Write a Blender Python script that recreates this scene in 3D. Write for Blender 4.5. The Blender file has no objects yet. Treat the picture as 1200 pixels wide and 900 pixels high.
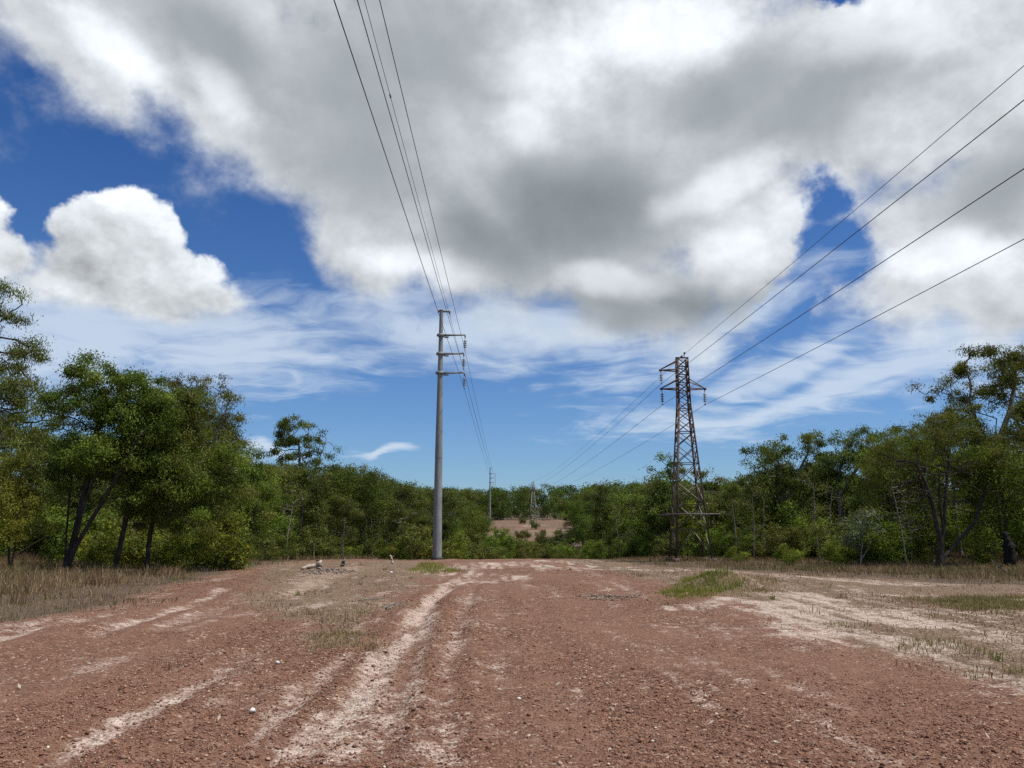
import bpy, math, random
import numpy as np
from math import radians as R, sin, cos, pi

scene = bpy.context.scene
COL = scene.collection

# ------------------------------------------------------------------ helpers
F = 906.0
PITCH = R(11.0)
EYE = 1.65


def ray(px, py):
    """photo pixel (1200x900) -> X/Y and Z/Y slopes of its line of sight"""
    up = 450.0 - py
    fw = F * cos(PITCH) - up * sin(PITCH)
    uv = F * sin(PITCH) + up * cos(PITCH)
    return (px - 600.0) / fw, uv / fw


def gpt(px, py):
    """where the line of sight meets the (flat) near ground"""
    rx, rz = ray(px, py)
    y = EYE / max(-rz, 1e-4)
    return rx * y, y


def at(px, py, y):
    rx, rz = ray(px, py)
    return rx * y, y, EYE + rz * y


def proj(x, y, z):
    """world point -> photo pixel"""
    zz = z - EYE
    fw = y * cos(PITCH) + zz * sin(PITCH)
    uv = -y * sin(PITCH) + zz * cos(PITCH)
    return 600 + F * x / fw, 450 - F * uv / fw


def sstep(a, b, x):
    t = np.clip((x - a) / (b - a), 0, 1)
    return t * t * (3 - 2 * t)


def _hash(ix, iy, seed):
    h = (ix.astype(np.int64) * 374761393 + iy.astype(np.int64) * 668265263 + seed * 974634777) & 0xFFFFFFFF
    h = ((h ^ (h >> 13)) * 1274126177) & 0xFFFFFFFF
    h = h ^ (h >> 16)
    return (h & 0xFFFFFF) / float(0xFFFFFF)


def vnoise(x, y, seed=0):
    ix, iy = np.floor(x), np.floor(y)
    fx, fy = x - ix, y - iy
    fx = fx * fx * fx * (fx * (fx * 6 - 15) + 10)
    fy = fy * fy * fy * (fy * (fy * 6 - 15) + 10)
    a = _hash(ix, iy, seed); b = _hash(ix + 1, iy, seed)
    c = _hash(ix, iy + 1, seed); d = _hash(ix + 1, iy + 1, seed)
    return (a * (1 - fx) + b * fx) * (1 - fy) + (c * (1 - fx) + d * fx) * fy


def fbm(x, y, octv=4, seed=0, gain=0.5):
    t = 0.0; amp = 1.0; n = 0.0
    for k in range(octv):
        t = t + amp * vnoise(x * 2.03 ** k + 17.3 * k, y * 2.03 ** k - 9.1 * k, seed + k)
        n += amp; amp *= gain
    return t / n


def mesh_np(name, V, FACES, mat=None, tint=None, smooth=False, attrs=None):
    """mesh from numpy arrays; FACES is (n,k)"""
    V = np.ascontiguousarray(V, dtype=np.float32)
    FACES = np.ascontiguousarray(FACES, dtype=np.int32)
    m = bpy.data.meshes.new(name)
    n, k = FACES.shape
    m.vertices.add(len(V)); m.vertices.foreach_set("co", V.ravel())
    m.loops.add(n * k); m.loops.foreach_set("vertex_index", FACES.ravel())
    m.polygons.add(n)
    m.polygons.foreach_set("loop_start", np.arange(0, n * k, k, dtype=np.int32))
    if smooth:
        m.polygons.foreach_set("use_smooth", np.ones(n, dtype=bool))
    if tint is not None:
        a = m.attributes.new("tint", 'FLOAT_COLOR', 'POINT')
        c = np.ones((len(V), 4), dtype=np.float32); c[:, :3] = tint
        a.data.foreach_set("color", c.ravel())
    for nm, val in (attrs or {}).items():
        a = m.attributes.new(nm, 'FLOAT', 'POINT')
        a.data.foreach_set("value", np.ascontiguousarray(val, dtype=np.float32))
    m.update(calc_edges=True)
    if mat is not None:
        m.materials.append(mat)
    return m


def link(name, mesh, parent=None, loc=None):
    o = bpy.data.objects.new(name, mesh)
    COL.objects.link(o)
    if parent is not None:
        o.parent = parent
    if loc is not None:
        o.location = loc
    return o


def tag(o, label, cat, group=None):
    o["label"] = label; o["category"] = cat
    if group:
        o["group"] = group
    return o


def thing(name, label, cat, loc=(0, 0, 0), rz=0.0, group=None):
    o = link(name, None)
    o.location = loc; o.rotation_euler = (0, 0, rz)
    return tag(o, label, cat, group)


def copy_tree(o, parent=None):
    c = o.copy(); COL.objects.link(c)
    if parent is not None:
        c.parent = parent
    for ch in list(o.children):
        copy_tree(ch, c)
    return c


class MB:
    """collects quads"""
    def __init__(self):
        self.v = []; self.f = []; self.n = 0

    def add(self, V, Fc):
        V = np.asarray(V, float); Fc = np.asarray(Fc, int)
        self.v.append(V); self.f.append(Fc + self.n); self.n += len(V)

    def box(self, c, s, rz=0.0):
        c = np.array(c, float); hx, hy, hz = np.array(s, float) / 2
        P = np.array([[-hx, -hy, -hz], [hx, -hy, -hz], [hx, hy, -hz], [-hx, hy, -hz],
                      [-hx, -hy, hz], [hx, -hy, hz], [hx, hy, hz], [-hx, hy, hz]])
        if rz:
            q = P.copy(); q[:, 0] = P[:, 0] * cos(rz) - P[:, 1] * sin(rz); q[:, 1] = P[:, 0] * sin(rz) + P[:, 1] * cos(rz); P = q
        self.add(P + c, [[0, 3, 2, 1], [4, 5, 6, 7], [0, 1, 5, 4], [1, 2, 6, 5], [2, 3, 7, 6], [3, 0, 4, 7]])

    def tube(self, pts, rad, sides=8, caps=True):
        pts = np.asarray(pts, float); n = len(pts)
        rad = np.broadcast_to(np.asarray(rad, float), (n,))
        T = np.gradient(pts, axis=0); T /= np.linalg.norm(T, axis=1)[:, None] + 1e-9
        ref = np.array([0, 0, 1.0]) if abs(T[:, 2]).mean() < 0.9 else np.array([1.0, 0, 0])
        A = np.cross(T, ref); A /= np.linalg.norm(A, axis=1)[:, None] + 1e-9
        B = np.cross(T, A)
        ang = np.arange(sides) * 2 * pi / sides
        V = pts[:, None, :] + rad[:, None, None] * (A[:, None, :] * np.cos(ang)[None, :, None] + B[:, None, :] * np.sin(ang)[None, :, None])
        fs = []
        for i in range(n - 1):
            for j in range(sides):
                k = (j + 1) % sides
                fs.append([i * sides + j, i * sides + k, (i + 1) * sides + k, (i + 1) * sides + j])
        V = V.reshape(-1, 3)
        if caps:
            c0 = len(V); V = np.vstack([V, pts[0], pts[-1]])
            for j in range(0, sides, 2):
                fs.append([c0, (j + 2) % sides, (j + 1) % sides, j])
                b = (n - 1) * sides
                fs.append([c0 + 1, b + j, b + (j + 1) % sides, b + (j + 2) % sides])
        self.add(V, fs)

    def angle(self, a, b, w, t=0.012, out=(0, 0, 1)):
        """steel angle (L section) from a to b"""
        a = np.array(a, float); b = np.array(b, float)
        d = b - a; d /= np.linalg.norm(d) + 1e-9
        o = np.array(out, float); o = o - d * (o @ d)
        if np.linalg.norm(o) < 1e-3:
            o = np.array([1.0, 0, 0]); o = o - d * (o @ d)
        o /= np.linalg.norm(o); s = np.cross(d, o)
        prof = [(0, 0), (w, 0), (w, t), (t, t), (t, w), (0, w)]
        V = [p + s * (u - w / 2) + o * (v - w / 2) for p in (a, b) for u, v in prof]
        fs = [[i, (i + 1) % 6, 6 + (i + 1) % 6, 6 + i] for i in range(6)]
        fs += [[0, 3, 2, 1], [0, 5, 4, 3], [6, 7, 8, 9], [6, 9, 10, 11]]
        self.add(V, fs)

    def lathe(self, prof, c, sides=14):
        c = np.array(c, float); n = len(prof); V = []; fs = []
        for r, z in prof:
            for j in range(sides):
                a = 2 * pi * j / sides
                V.append(c + np.array([r * cos(a), r * sin(a), z]))
        for i in range(n - 1):
            for j in range(sides):
                k = (j + 1) % sides
                fs.append([i * sides + j, i * sides + k, (i + 1) * sides + k, (i + 1) * sides + j])
        self.add(V, fs)

    def build(self, name, mat, parent=None, smooth=False, loc=None):
        m = mesh_np(name, np.vstack(self.v), np.vstack(self.f), mat, smooth=smooth)
        return link(name, m, parent, loc)


class NG:
    """short-hand for shader node graphs"""
    def __init__(self, tree):
        self.t = tree; self.n = tree.nodes; self.l = tree.links

    def new(self, kind, **kw):
        nd = self.n.new(kind)
        for k, v in kw.items():
            setattr(nd, k, v)
        return nd

    def put(self, sock, v):
        if v is None:
            return
        if isinstance(v, bpy.types.NodeSocket):
            self.l.new(v, sock)
        else:
            sock.default_value = v

    def m(self, op, a, b=None, c=None, clamp=False):
        nd = self.new('ShaderNodeMath', operation=op, use_clamp=clamp)
        self.put(nd.inputs[0], a); self.put(nd.inputs[1], b)
        if c is not None:
            self.put(nd.inputs[2], c)
        return nd.outputs[0]

    def v(self, op, a, b=None, scale=None):
        nd = self.new('ShaderNodeVectorMath', operation=op)
        self.put(nd.inputs[0], a); self.put(nd.inputs[1], b)
        if scale is not None:
            self.put(nd.inputs['Scale'], scale)
        return nd.outputs['Value'] if op in ('LENGTH', 'DOT_PRODUCT', 'DISTANCE') else nd.outputs[0]

    def noise(self, vec, scale, detail=4.0, rough=0.55, dist=0.0, color=False, lac=2.0):
        nd = self.new('ShaderNodeTexNoise')
        self.put(nd.inputs['Vector'], vec); nd.inputs['Scale'].default_value = scale
        nd.inputs['Detail'].default_value = detail; nd.inputs['Roughness'].default_value = rough
        nd.inputs['Distortion'].default_value = dist; nd.inputs['Lacunarity'].default_value = lac
        return nd.outputs['Color' if color else 'Fac']

    def voro(self, vec, scale, out='Distance', feature='F1', rnd=1.0):
        nd = self.new('ShaderNodeTexVoronoi', feature=feature)
        self.put(nd.inputs['Vector'], vec); nd.inputs['Scale'].default_value = scale
        nd.inputs['Randomness'].default_value = rnd
        return nd.outputs[out]

    def mr(self, x, a, b, c=0.0, d=1.0, kind='SMOOTHSTEP'):
        nd = self.new('ShaderNodeMapRange', interpolation_type=kind)
        self.put(nd.inputs[0], x)
        for i, q in enumerate((a, b, c, d)):
            self.put(nd.inputs[i + 1], q)
        return nd.outputs[0]

    def mix(self, f, a, b, mode='MIX'):
        nd = self.new('ShaderNodeMix', data_type='RGBA', blend_type=mode)
        self.put(nd.inputs[0], f)
        for i, q in ((6, a), (7, b)):
            if isinstance(q, (tuple, list)) and len(q) == 3:
                q = (*q, 1.0)
            self.put(nd.inputs[i], q)
        return nd.outputs[2]

    def ramp(self, x, stops, interp='LINEAR'):
        nd = self.new('ShaderNodeValToRGB'); cr = nd.color_ramp; cr.interpolation = interp
        while len(cr.elements) < len(stops):
            cr.elements.new(0.5)
        for e, (p, c) in zip(cr.elements, stops):
            e.position = p; e.color = (*c, 1.0)
        self.put(nd.inputs[0], x)
        return nd.outputs[0]

    def xyz(self, x, y, z=0.0):
        nd = self.new('ShaderNodeCombineXYZ')
        for i, q in enumerate((x, y, z)):
            self.put(nd.inputs[i], q)
        return nd.outputs[0]


def new_mat(name):
    m = bpy.data.materials.new(name); m.use_nodes = True
    t = m.node_tree; t.nodes.clear(); g = NG(t)
    out = g.new('ShaderNodeOutputMaterial')
    return m, g, out
# ------------------------------------------------------------------ camera, sun, sky
SUN_EL, SUN_AZ = R(63), R(104)          # high, off to the right

cam_d = bpy.data.cameras.new("camera"); cam = bpy.data.objects.new("camera", cam_d); COL.objects.link(cam)
cam.location = (0, 0, EYE); cam.rotation_euler = (R(90) + PITCH, 0, 0)
cam_d.sensor_width = 36; cam_d.lens = F / 1200 * 36
cam_d.clip_end = 9000; cam_d.clip_start = 0.1
scene.camera = cam

sl = bpy.data.lights.new("sun", 'SUN'); sun = bpy.data.objects.new("sun", sl); COL.objects.link(sun)
sl.energy = 4.4; sl.angle = R(1.2); sl.color = (1.0, 0.955, 0.88)
sun.rotation_euler = (R(90) - SUN_EL, 0, -SUN_AZ + pi)   # lamp shines along -Z
sun.location = (0, 0, 60)

vs = scene.view_settings
vs.view_transform = 'Standard'; vs.look = 'None'; vs.gamma = 1.0; vs.exposure = 0.0; vs.use_curve_mapping = False

world = bpy.data.worlds.new("World"); scene.world = world; world.use_nodes = True
world.node_tree.nodes.clear()
g = NG(world.node_tree)
wout = g.new('ShaderNodeOutputWorld'); bg = g.new('ShaderNodeBackground')
g.l.new(bg.outputs[0], wout.inputs[0])
STR = 0.1
bg.inputs[1].default_value = STR
sky = g.new('ShaderNodeTexSky', sky_type='NISHITA')
sky.sun_disc = False; sky.sun_elevation = SUN_EL; sky.sun_rotation = SUN_AZ
sky.altitude = 0; sky.air_density = 1.0; sky.dust_density = 0.6; sky.ozone_density = 2.0

tc = g.new('ShaderNodeTexCoord').outputs['Generated']
sp = g.new('ShaderNodeSeparateXYZ'); g.l.new(tc, sp.inputs[0])
dx, dy, dz = sp.outputs
az = g.m('MULTIPLY', g.m('ARCTAN2', dx, dy), 180 / pi)
el = g.m('MULTIPLY', g.m('ARCSINE', dz), 180 / pi)
P0 = g.xyz(az, el, 0.0)                       # degrees of azimuth and elevation

# two octaves of domain warp shape every cloud edge
w1 = g.v('SUBTRACT', g.noise(tc, 5.0, 3, 0.55, color=True), (0.5, 0.5, 0.5))
w2 = g.v('SUBTRACT', g.noise(tc, 21.0, 4, 0.62, color=True), (0.5, 0.5, 0.5))
P = g.v('ADD', P0, g.v('SCALE', w1, scale=4.5))
P = g.v('ADD', P, g.v('SCALE', w2, scale=1.7))
PS = g.v('ADD', P0, g.v('SCALE', w1, scale=5.0))    # softer warp for the shading masses


def azel(px, py):
    rx, rz = ray(px, py)
    return math.degrees(math.atan2(rx, 1)), math.degrees(math.atan2(rz, math.hypot(rx, 1)))


def blob(vec, px, py, rx, ry, rot=0.0):
    """an elliptical mass in the sky: 1 at its heart, 2/3 on its outline, 0 at three times its size"""
    a, e = azel(px, py)
    k = 0.058 * 3
    nd = g.new('ShaderNodeTexGradient', gradient_type='SPHERICAL')
    tm = nd.texture_mapping
    tm.vector_type = 'TEXTURE'
    tm.translation = (a, e, 0); tm.rotation = (0, 0, R(-rot)); tm.scale = (rx * k, ry * k, 1000)
    g.l.new(vec, nd.inputs[0])
    return nd.outputs['Fac']


def union(vec, items, k=0.25):
    acc = None
    for it in items:
        b = blob(vec, *it)
        acc = b if acc is None else g.m('SMOOTH_MAX', acc, b, k / 3)
    return g.m('MULTIPLY_ADD', acc, 3.0, -2.0)


# --- the big deck and the cumulus, as fields (positive inside)
deck = union(P, [
    (200, 10, 300, 100, 22), (420, 130, 230, 130, 38), (560, 210, 230, 150, 25),
    (700, 240, 230, 140, 0), (640, 60, 480, 220, 0), (860, 270, 90, 110, -30),
    (745, 345, 150, 55, 8), (560, 318, 160, 40, 6), (1010, 90, 360, 160, 0),
    (1140, 290, 140, 80, 14), (1230, 240, 170, 140, 0), (440, 300, 70, 60, 50),
    (500, -330, 1200, 380, 0), (230, 85, 190, 60, 32), (335, 180, 110, 60, 45),
    (400, 270, 70, 60, 50), (545, 130, 140, 130, 0), (770, 180, 160, 100, 0), (850, 310, 80, 62, -20), (1070, 270, 70, 60, 20),
    (1130, 320, 150, 70, 0), (1210, 350, 110, 50, 0), (60, 20, 150, 50, 30), (320, 120, 110, 80, 30)], 0.25)
deck = g.m('ADD', deck, 0.17)
hole = union(g.v('ADD', P, g.v('SCALE', w2, scale=1.5)), [(962, 240, 34, 44, 20), (985, 295, 44, 46, 0), (925, 352, 62, 36, -30), (950, 300, 36, 60, 25), (985, 2, 45, 14, 0)], 0.3)
deck = g.m('SUBTRACT', deck, g.m('MULTIPLY', g.m('MAXIMUM', hole, 0.0), 1.0))
Pc = g.v('ADD', g.v('ADD', P0, g.v('SCALE', w1, scale=2.0)), g.v('SCALE', w2, scale=2.4))
cumu = union(Pc, [
    (95, 338, 85, 30, 0), (185, 345, 90, 28, 4), 
    (150, 330, 100, 44, 10), 
    (110, 272, 50, 42, 0), (152, 282, 56, 58, 0), (200, 328, 62, 38, 0), (95, 315, 62, 36, 0),
    (-10, 305, 50, 30, 0), (-70, 270, 60, 60, 0), (240, 345, 50, 26, 12), (150, 350, 110, 26, 8)], 0.2)
# clouds all around the rest of the sky
off = g.mr(g.m('ABSOLUTE', az), 46.0, 62.0)
rest = g.m('MULTIPLY', g.m('SUBTRACT', g.noise(g.v('MULTIPLY', tc, (1, 1, 1.8)), 2.2, 4, 0.55), 0.50), 4.0)
rest = g.m('SUBTRACT', g.m('MULTIPLY', g.m('ADD', rest, 1.0), off), 1.0)

fb = g.noise(g.v('MULTIPLY', tc, (1.0, 1.0, 1.25)), 9.0, 9, 0.60)
fb2 = g.noise(g.v('ADD', g.v('MULTIPLY', tc, (1.0, 1.0, 1.25)), (0.012, 0.0, 0.022)), 9.0, 9, 0.60)
fbc = g.m('SUBTRACT', fb, 0.5)
relief = g.m('SUBTRACT', fb, fb2)                       # bright on the sides turned to the sun

d_deck = g.mr(g.m('ADD', deck, g.m('MULTIPLY', fbc, 1.35)), -0.12, 0.58)
cumu = g.m('ADD', cumu, 0.12)
d_cumu = g.mr(g.m('ADD', cumu, g.m('MULTIPLY', fbc, 0.85)), 0.0, g.mr(el, 13.0, 20.0, 0.75, 0.2))
d_rest = g.mr(g.m('ADD', rest, g.m('MULTIPLY', fbc, 1.0)), 0.0, 0.4)

# --- thin high cloud, streaked: sampled on a flat layer far above
inv = g.m('DIVIDE', 1.0, g.m('ADD', g.m('MAXIMUM', dz, 0.0), 0.10))
pl = g.xyz(g.m('MULTIPLY', dx, inv), g.m('MULTIPLY', dy, inv), 0.0)
rotm = g.new('ShaderNodeMapping'); g.l.new(pl, rotm.inputs[0])
rotm.inputs['Rotation'].default_value = (0, 0, R(28)); rotm.inputs['Scale'].default_value = (1.0, 1.9, 1)
cw = g.v('ADD', rotm.outputs[0], g.v('SCALE', g.v('SUBTRACT', g.noise(pl, 1.3, 3, 0.5, color=True), (0.5, 0.5, 0.5)), scale=2.0))
cir = g.noise(cw, 1.9, 8, 0.58)
thin = union(g.v('ADD', P0, g.v('SCALE', w1, scale=7.0)), [
    (270, 400, 240, 60, -4), (520, 395, 260, 48, 2), (640, 400, 170, 34, 6), (1090, 420, 190, 40, -14),
    (920, 425, 120, 26, -10), (830, 385, 160, 28, -22), (60, 400, 160, 70, 0), (430, 528, 46, 5, 0),
    (960, 470, 260, 22, -3), (310, 512, 30, 10, 0)], 0.3)
d_thin = g.m('MULTIPLY', g.mr(g.m('ADD', thin, g.m('MULTIPLY', g.m('SUBTRACT', cir, 0.5), 2.6)), -0.35, 0.95), 0.78)

# --- shading of the deck: thickness masses, relief
thick = union(PS, [(420, 190, 150, 80, 35), (690, 250, 210, 95, -4), (560, 290, 120, 60, 20), (420, 120, 150, 110, 35), (500, 60, 150, 90, 20),
                   (780, 345, 150, 36, 8), (960, 120, 170, 60, -18), (1180, 210, 110, 45, -18), (870, 110, 120, 50, 0),
                   (250, 40, 120, 50, 22), (700, 370, 120, 28, 6)], 0.3)
core = union(PS, [(660, 262, 150, 62, -6), (790, 360, 100, 24, 4), (560, 270, 90, 40, 20)], 0.3)
glow = union(PS, [(640, 80, 100, 60, 0), (625, 150, 70, 40, 20), (1030, 35, 110, 45, 0), (780, 30, 150, 50, 0),
                  (860, 290, 90, 55, -30), (720, 335, 90, 26, 6), (850, 215, 110, 30, -20), (1110, 300, 120, 40, 10),
                  (140, 65, 90, 30, 25), (270, 110, 60, 26, 30), (500, 320, 110, 26, 8)], 0.3)
soft = g.m('SUBTRACT', g.noise(tc, 4.6, 5, 0.45), 0.5)
t = g.mr(g.m('ADD', thick, g.m('MULTIPLY', soft, 1.1)), -0.6, 0.85)
c = g.mr(g.m('ADD', core, g.m('MULTIPLY', soft, 0.8)), -0.4, 0.85)
gl = g.mr(g.m('ADD', glow, g.m('MULTIPLY', fbc, 1.1)), -0.2, 0.75)
lum = g.m('SUBTRACT', 0.69, g.m('MULTIPLY', t, 0.27))
lum = g.m('SUBTRACT', lum, g.m('MULTIPLY', c, 0.12))
lum = g.m('ADD', lum, g.m('MULTIPLY', gl, 0.30))
# the rim of a cloud is thin and bright
lum = g.m('SUBTRACT', lum, g.m('MULTIPLY', g.m('SUBTRACT', 0.5, g.noise(tc, 14.0, 6, 0.6)), 0.12))
rim = g.m('MULTIPLY', d_deck, g.m('SUBTRACT', 1.0, g.mr(deck, 0.05, 0.42)))
lum = g.m('ADD', lum, g.m('MULTIPLY', rim, 0.16))
lum = g.m('ADD', lum, g.m('MULTIPLY', relief, g.m('SUBTRACT', 0.8, g.m('MULTIPLY', t, 0.72))))
lum = g.m('MAXIMUM', lum, 0.16)
deck_col = g.v('SCALE', g.mix(g.mr(lum, 0.2, 0.7), (0.87, 0.985, 1.05), (0.935, 0.985, 1.04)), scale=g.m('MULTIPLY', lum, 1 / STR))

clum = g.mr(g.m('ADD', el, g.m('MULTIPLY', soft, 14.0)), 14.0, 19.0, 0.68, 0.98)
clum = g.m('ADD', clum, g.m('MULTIPLY', relief, 1.2))
clum = g.m('ADD', clum, g.m('MULTIPLY', fbc, 0.25))
cumu_col = g.v('SCALE', g.mix(0.0, (0.94, 0.99, 1.04), (1, 1, 1)), scale=g.m('MULTIPLY', clum, 1 / STR))

skyc = g.mix(1.0, sky.outputs[0], g.mix(g.mr(el, 2.0, 32.0, kind='LINEAR'), (0.66, 0.88, 1.16), (0.22, 0.52, 0.96)), 'MULTIPLY')
out = g.mix(d_thin, skyc, (0.66 / STR, 0.76 / STR, 0.88 / STR))
out = g.mix(d_cumu, out, cumu_col)
restc = g.v('SCALE', (0.97, 1.0, 1.03), scale=g.m('MULTIPLY', g.m('ADD', 0.5, g.m('MULTIPLY', fbc, 0.8)), 1 / STR))
out = g.mix(g.m('MULTIPLY', d_rest, off), out, restc)
out = g.mix(d_deck, out, deck_col)
g.l.new(out, bg.inputs[0])
world.cycles.sampling_method = 'MANUAL'; world.cycles.sample_map_resolution = 512

cy = scene.cycles
cy.max_bounces = 5; cy.diffuse_bounces = 3; cy.glossy_bounces = 2; cy.transmission_bounces = 3; cy.transparent_max_bounces = 6
cy.use_adaptive_sampling = True; cy.adaptive_threshold = 0.02
cy.use_denoising = False
cy.caustics_reflective = False; cy.caustics_refractive = False
# ------------------------------------------------------------------ the lie of the land
YK = np.array([-4000, -200, 0, 48, 62, 80, 105, 140, 170, 215, 262, 300, 360, 450, 700, 1500, 4000], float)
ZK = np.array([0, 0, 0, 0, -0.12, -1.3, -2.6, -1.2, 0.6, 2.5, 4.75, 6.9, 9.5, 14, 26, 44, 44], float)


def base_z(y):
    s = 0
    for o in (-7, -3.5, 0, 3.5, 7):
        s = s + np.interp(y + o, YK, ZK)
    s = s / 5
    return np.where(y < 50, 0.0 + np.interp(y, YK, ZK), s)


def sdpoly(x, y, poly):
    """signed distance to a polygon, positive inside"""
    P = np.asarray(poly, float); d = np.full(x.shape, 1e9); ins = np.zeros(x.shape, bool)
    for i in range(len(P)):
        a = P[i]; b = P[(i + 1) % len(P)]
        e = b - a; wx = x - a[0]; wy = y - a[1]
        t = np.clip((wx * e[0] + wy * e[1]) / (e @ e), 0, 1)
        d = np.minimum(d, (wx - e[0] * t) ** 2 + (wy - e[1] * t) ** 2)
        cr = ((a[1] > y) != (b[1] > y)) & (x < (b[0] - a[0]) * (y - a[1]) / (b[1] - a[1] + 1e-12) + a[0])
        ins ^= cr
    d = np.sqrt(d)
    return np.where(ins, d, -d)


def dline(x, y, pts):
    d = np.full(x.shape, 1e9)
    for a, b in zip(pts[:-1], pts[1:]):
        a = np.array(a); b = np.array(b); e = b - a
        t = np.clip(((x - a[0]) * e[0] + (y - a[1]) * e[1]) / (e @ e), 0, 1)
        d = np.minimum(d, (x - a[0] - e[0] * t) ** 2 + (y - a[1] - e[1] * t) ** 2)
    return np.sqrt(d)


def gp(*px):
    return [gpt(*p) for p in px]


# wheel tracks and washed sand: path, half width (m), strength
TRACKS = [
    (gp((330, 905), (390, 850), (430, 800), (468, 750), (492, 715), (515, 693), (532, 684)), 0.16, 0.85),
    (gp((400, 905), (430, 850), (455, 800), (482, 750), (500, 716), (522, 695), (540, 685), (548, 676)), 0.19, 0.92),
    (gp((455, 905), (470, 830), (487, 770), (500, 725), (514, 700), (530, 688)), 0.15, 0.75),
    (gp((515, 905), (517, 850), (522, 800), (535, 750), (550, 700), (560, 680)), 0.14, 0.62),
    (gp((295, 880), (350, 825), (400, 785), (440, 757)), 0.15, 0.62),
    (gp((60, 905), (150, 850), (235, 805), (300, 768)), 0.20, 0.72),
    (gp((105, 752), (165, 733), (215, 712), (262, 690)), 0.26, 0.85),
    (gp((-20, 758), (40, 741), (85, 733), (130, 722)), 0.30, 0.7),
    (gp((180, 745), (220, 730), (260, 712)), 0.25, 0.6),
    (gp((588, 905), (588, 800), (584, 720), (578, 690)), 0.24, 0.34),
    (gp((660, 905), (645, 800), (625, 720), (610, 690)), 0.20, 0.24),
    (gp((800, 716), (860, 706)), 0.55, 1.0),
    (gp((780, 722), (850, 738), (905, 748)), 0.35, 0.5),
    (gp((640, 664), (770, 668), (830, 668), (900, 674), (1000, 683), (1075, 688)), 0.7, 0.95),
    (gp((900, 712), (960, 735), (1020, 750), (1065, 760)), 1.0, 1.3),
    (gp((930, 700), (1010, 722), (1080, 733), (1150, 742)), 0.9, 1.15),
    (gp((1060, 765), (1140, 790), (1230, 822)), 0.5, 0.65),
    (gp((990, 690), (1020, 705), (1060, 715)), 0.55, 0.7),
    (gp((1150, 700), (1250, 716)), 0.5, 0.6),
    (gp((470, 669), (540, 665), (640, 657), (720, 655)), 1.5, 0.72),
    (gp((540, 672), (640, 690), (700, 700), (720, 712)), 0.5, 0.45),
    (gp((250, 812), (300, 770), (360, 735), (420, 700)), 0.15, 0.5),
    (gp((340, 720), (400, 708), (450, 700), (500, 690)), 0.35, 0.6),
    (gp((640, 905), (690, 850), (760, 800)), 0.3, 0.18),
    (gp((690, 672), (740, 690), (700, 702)), 0.5, 0.5),
]
SANDPOLY = gp((305, 910), (352, 868), (420, 838), (505, 832), (545, 862), (535, 910))
CREST = gp((475, 672), (560, 657), (700, 655), (735, 664), (640, 672), (590, 684), (520, 694), (470, 690))
FARWASH = [(-12, 62), (6, 62), (10, 70), (-2, 76), (-14, 72)]
VERGE_L = gp((-500, 845), (-60, 752), (60, 727), (140, 703), (215, 684), (285, 668), (330, 658), (420, 653), (480, 650)) + [(-9, 75), (-14, 130), (-200, 160), (-200, 5)]
VERGE_R = gp((700, 654), (760, 663), (850, 668), (900, 671), (1000, 679), (1110, 686), (1200, 690), (1500, 716)) + [(90, 20), (200, 20), (200, 150), (10, 130), (7, 75)]
BROWN_R = gp((655, 656), (760, 682), (880, 712), (990, 762), (1090, 800), (1210, 838), (1700, 1000)) + [(60, 8), (60, 60), (8, 66)]
BROWN_L = gp((260, 720), (350, 748), (330, 770), (420, 768), (452, 735), (470, 700), (500, 680), (500, 655), (300, 660))
GULLY = gp((322, 690), (345, 672), (400, 663), (440, 661), (430, 668), (395, 678), (365, 700), (330, 712))
GREEN_PATCH = [gp((785, 698), (800, 690), (835, 688), (848, 696), (838, 702), (800, 704)),
               gp((818, 690), (825, 682), (842, 684), (848, 692)),
               gp((880, 690), (905, 690), (905, 696), (885, 697)),
               gp((1092, 706), (1140, 700), (1215, 702), (1215, 717), (1140, 716)),
               gp((490, 668), (500, 661), (522, 666), (535, 670), (510, 672)),
               gp((1078, 768), (1100, 758), (1120, 766), (1105, 774)),
               gp((380, 762), (400, 750), (430, 752), (425, 764))]
CLEARING = [(-8, 168), (-9, 262), (-8, 285), (10, 292), (22, 284), (24, 240), (15, 185), (4, 166)]
FARTRACK = [(-3, 150), (-4, 185), (3, 215), (6, 250), (9, 290)]


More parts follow.
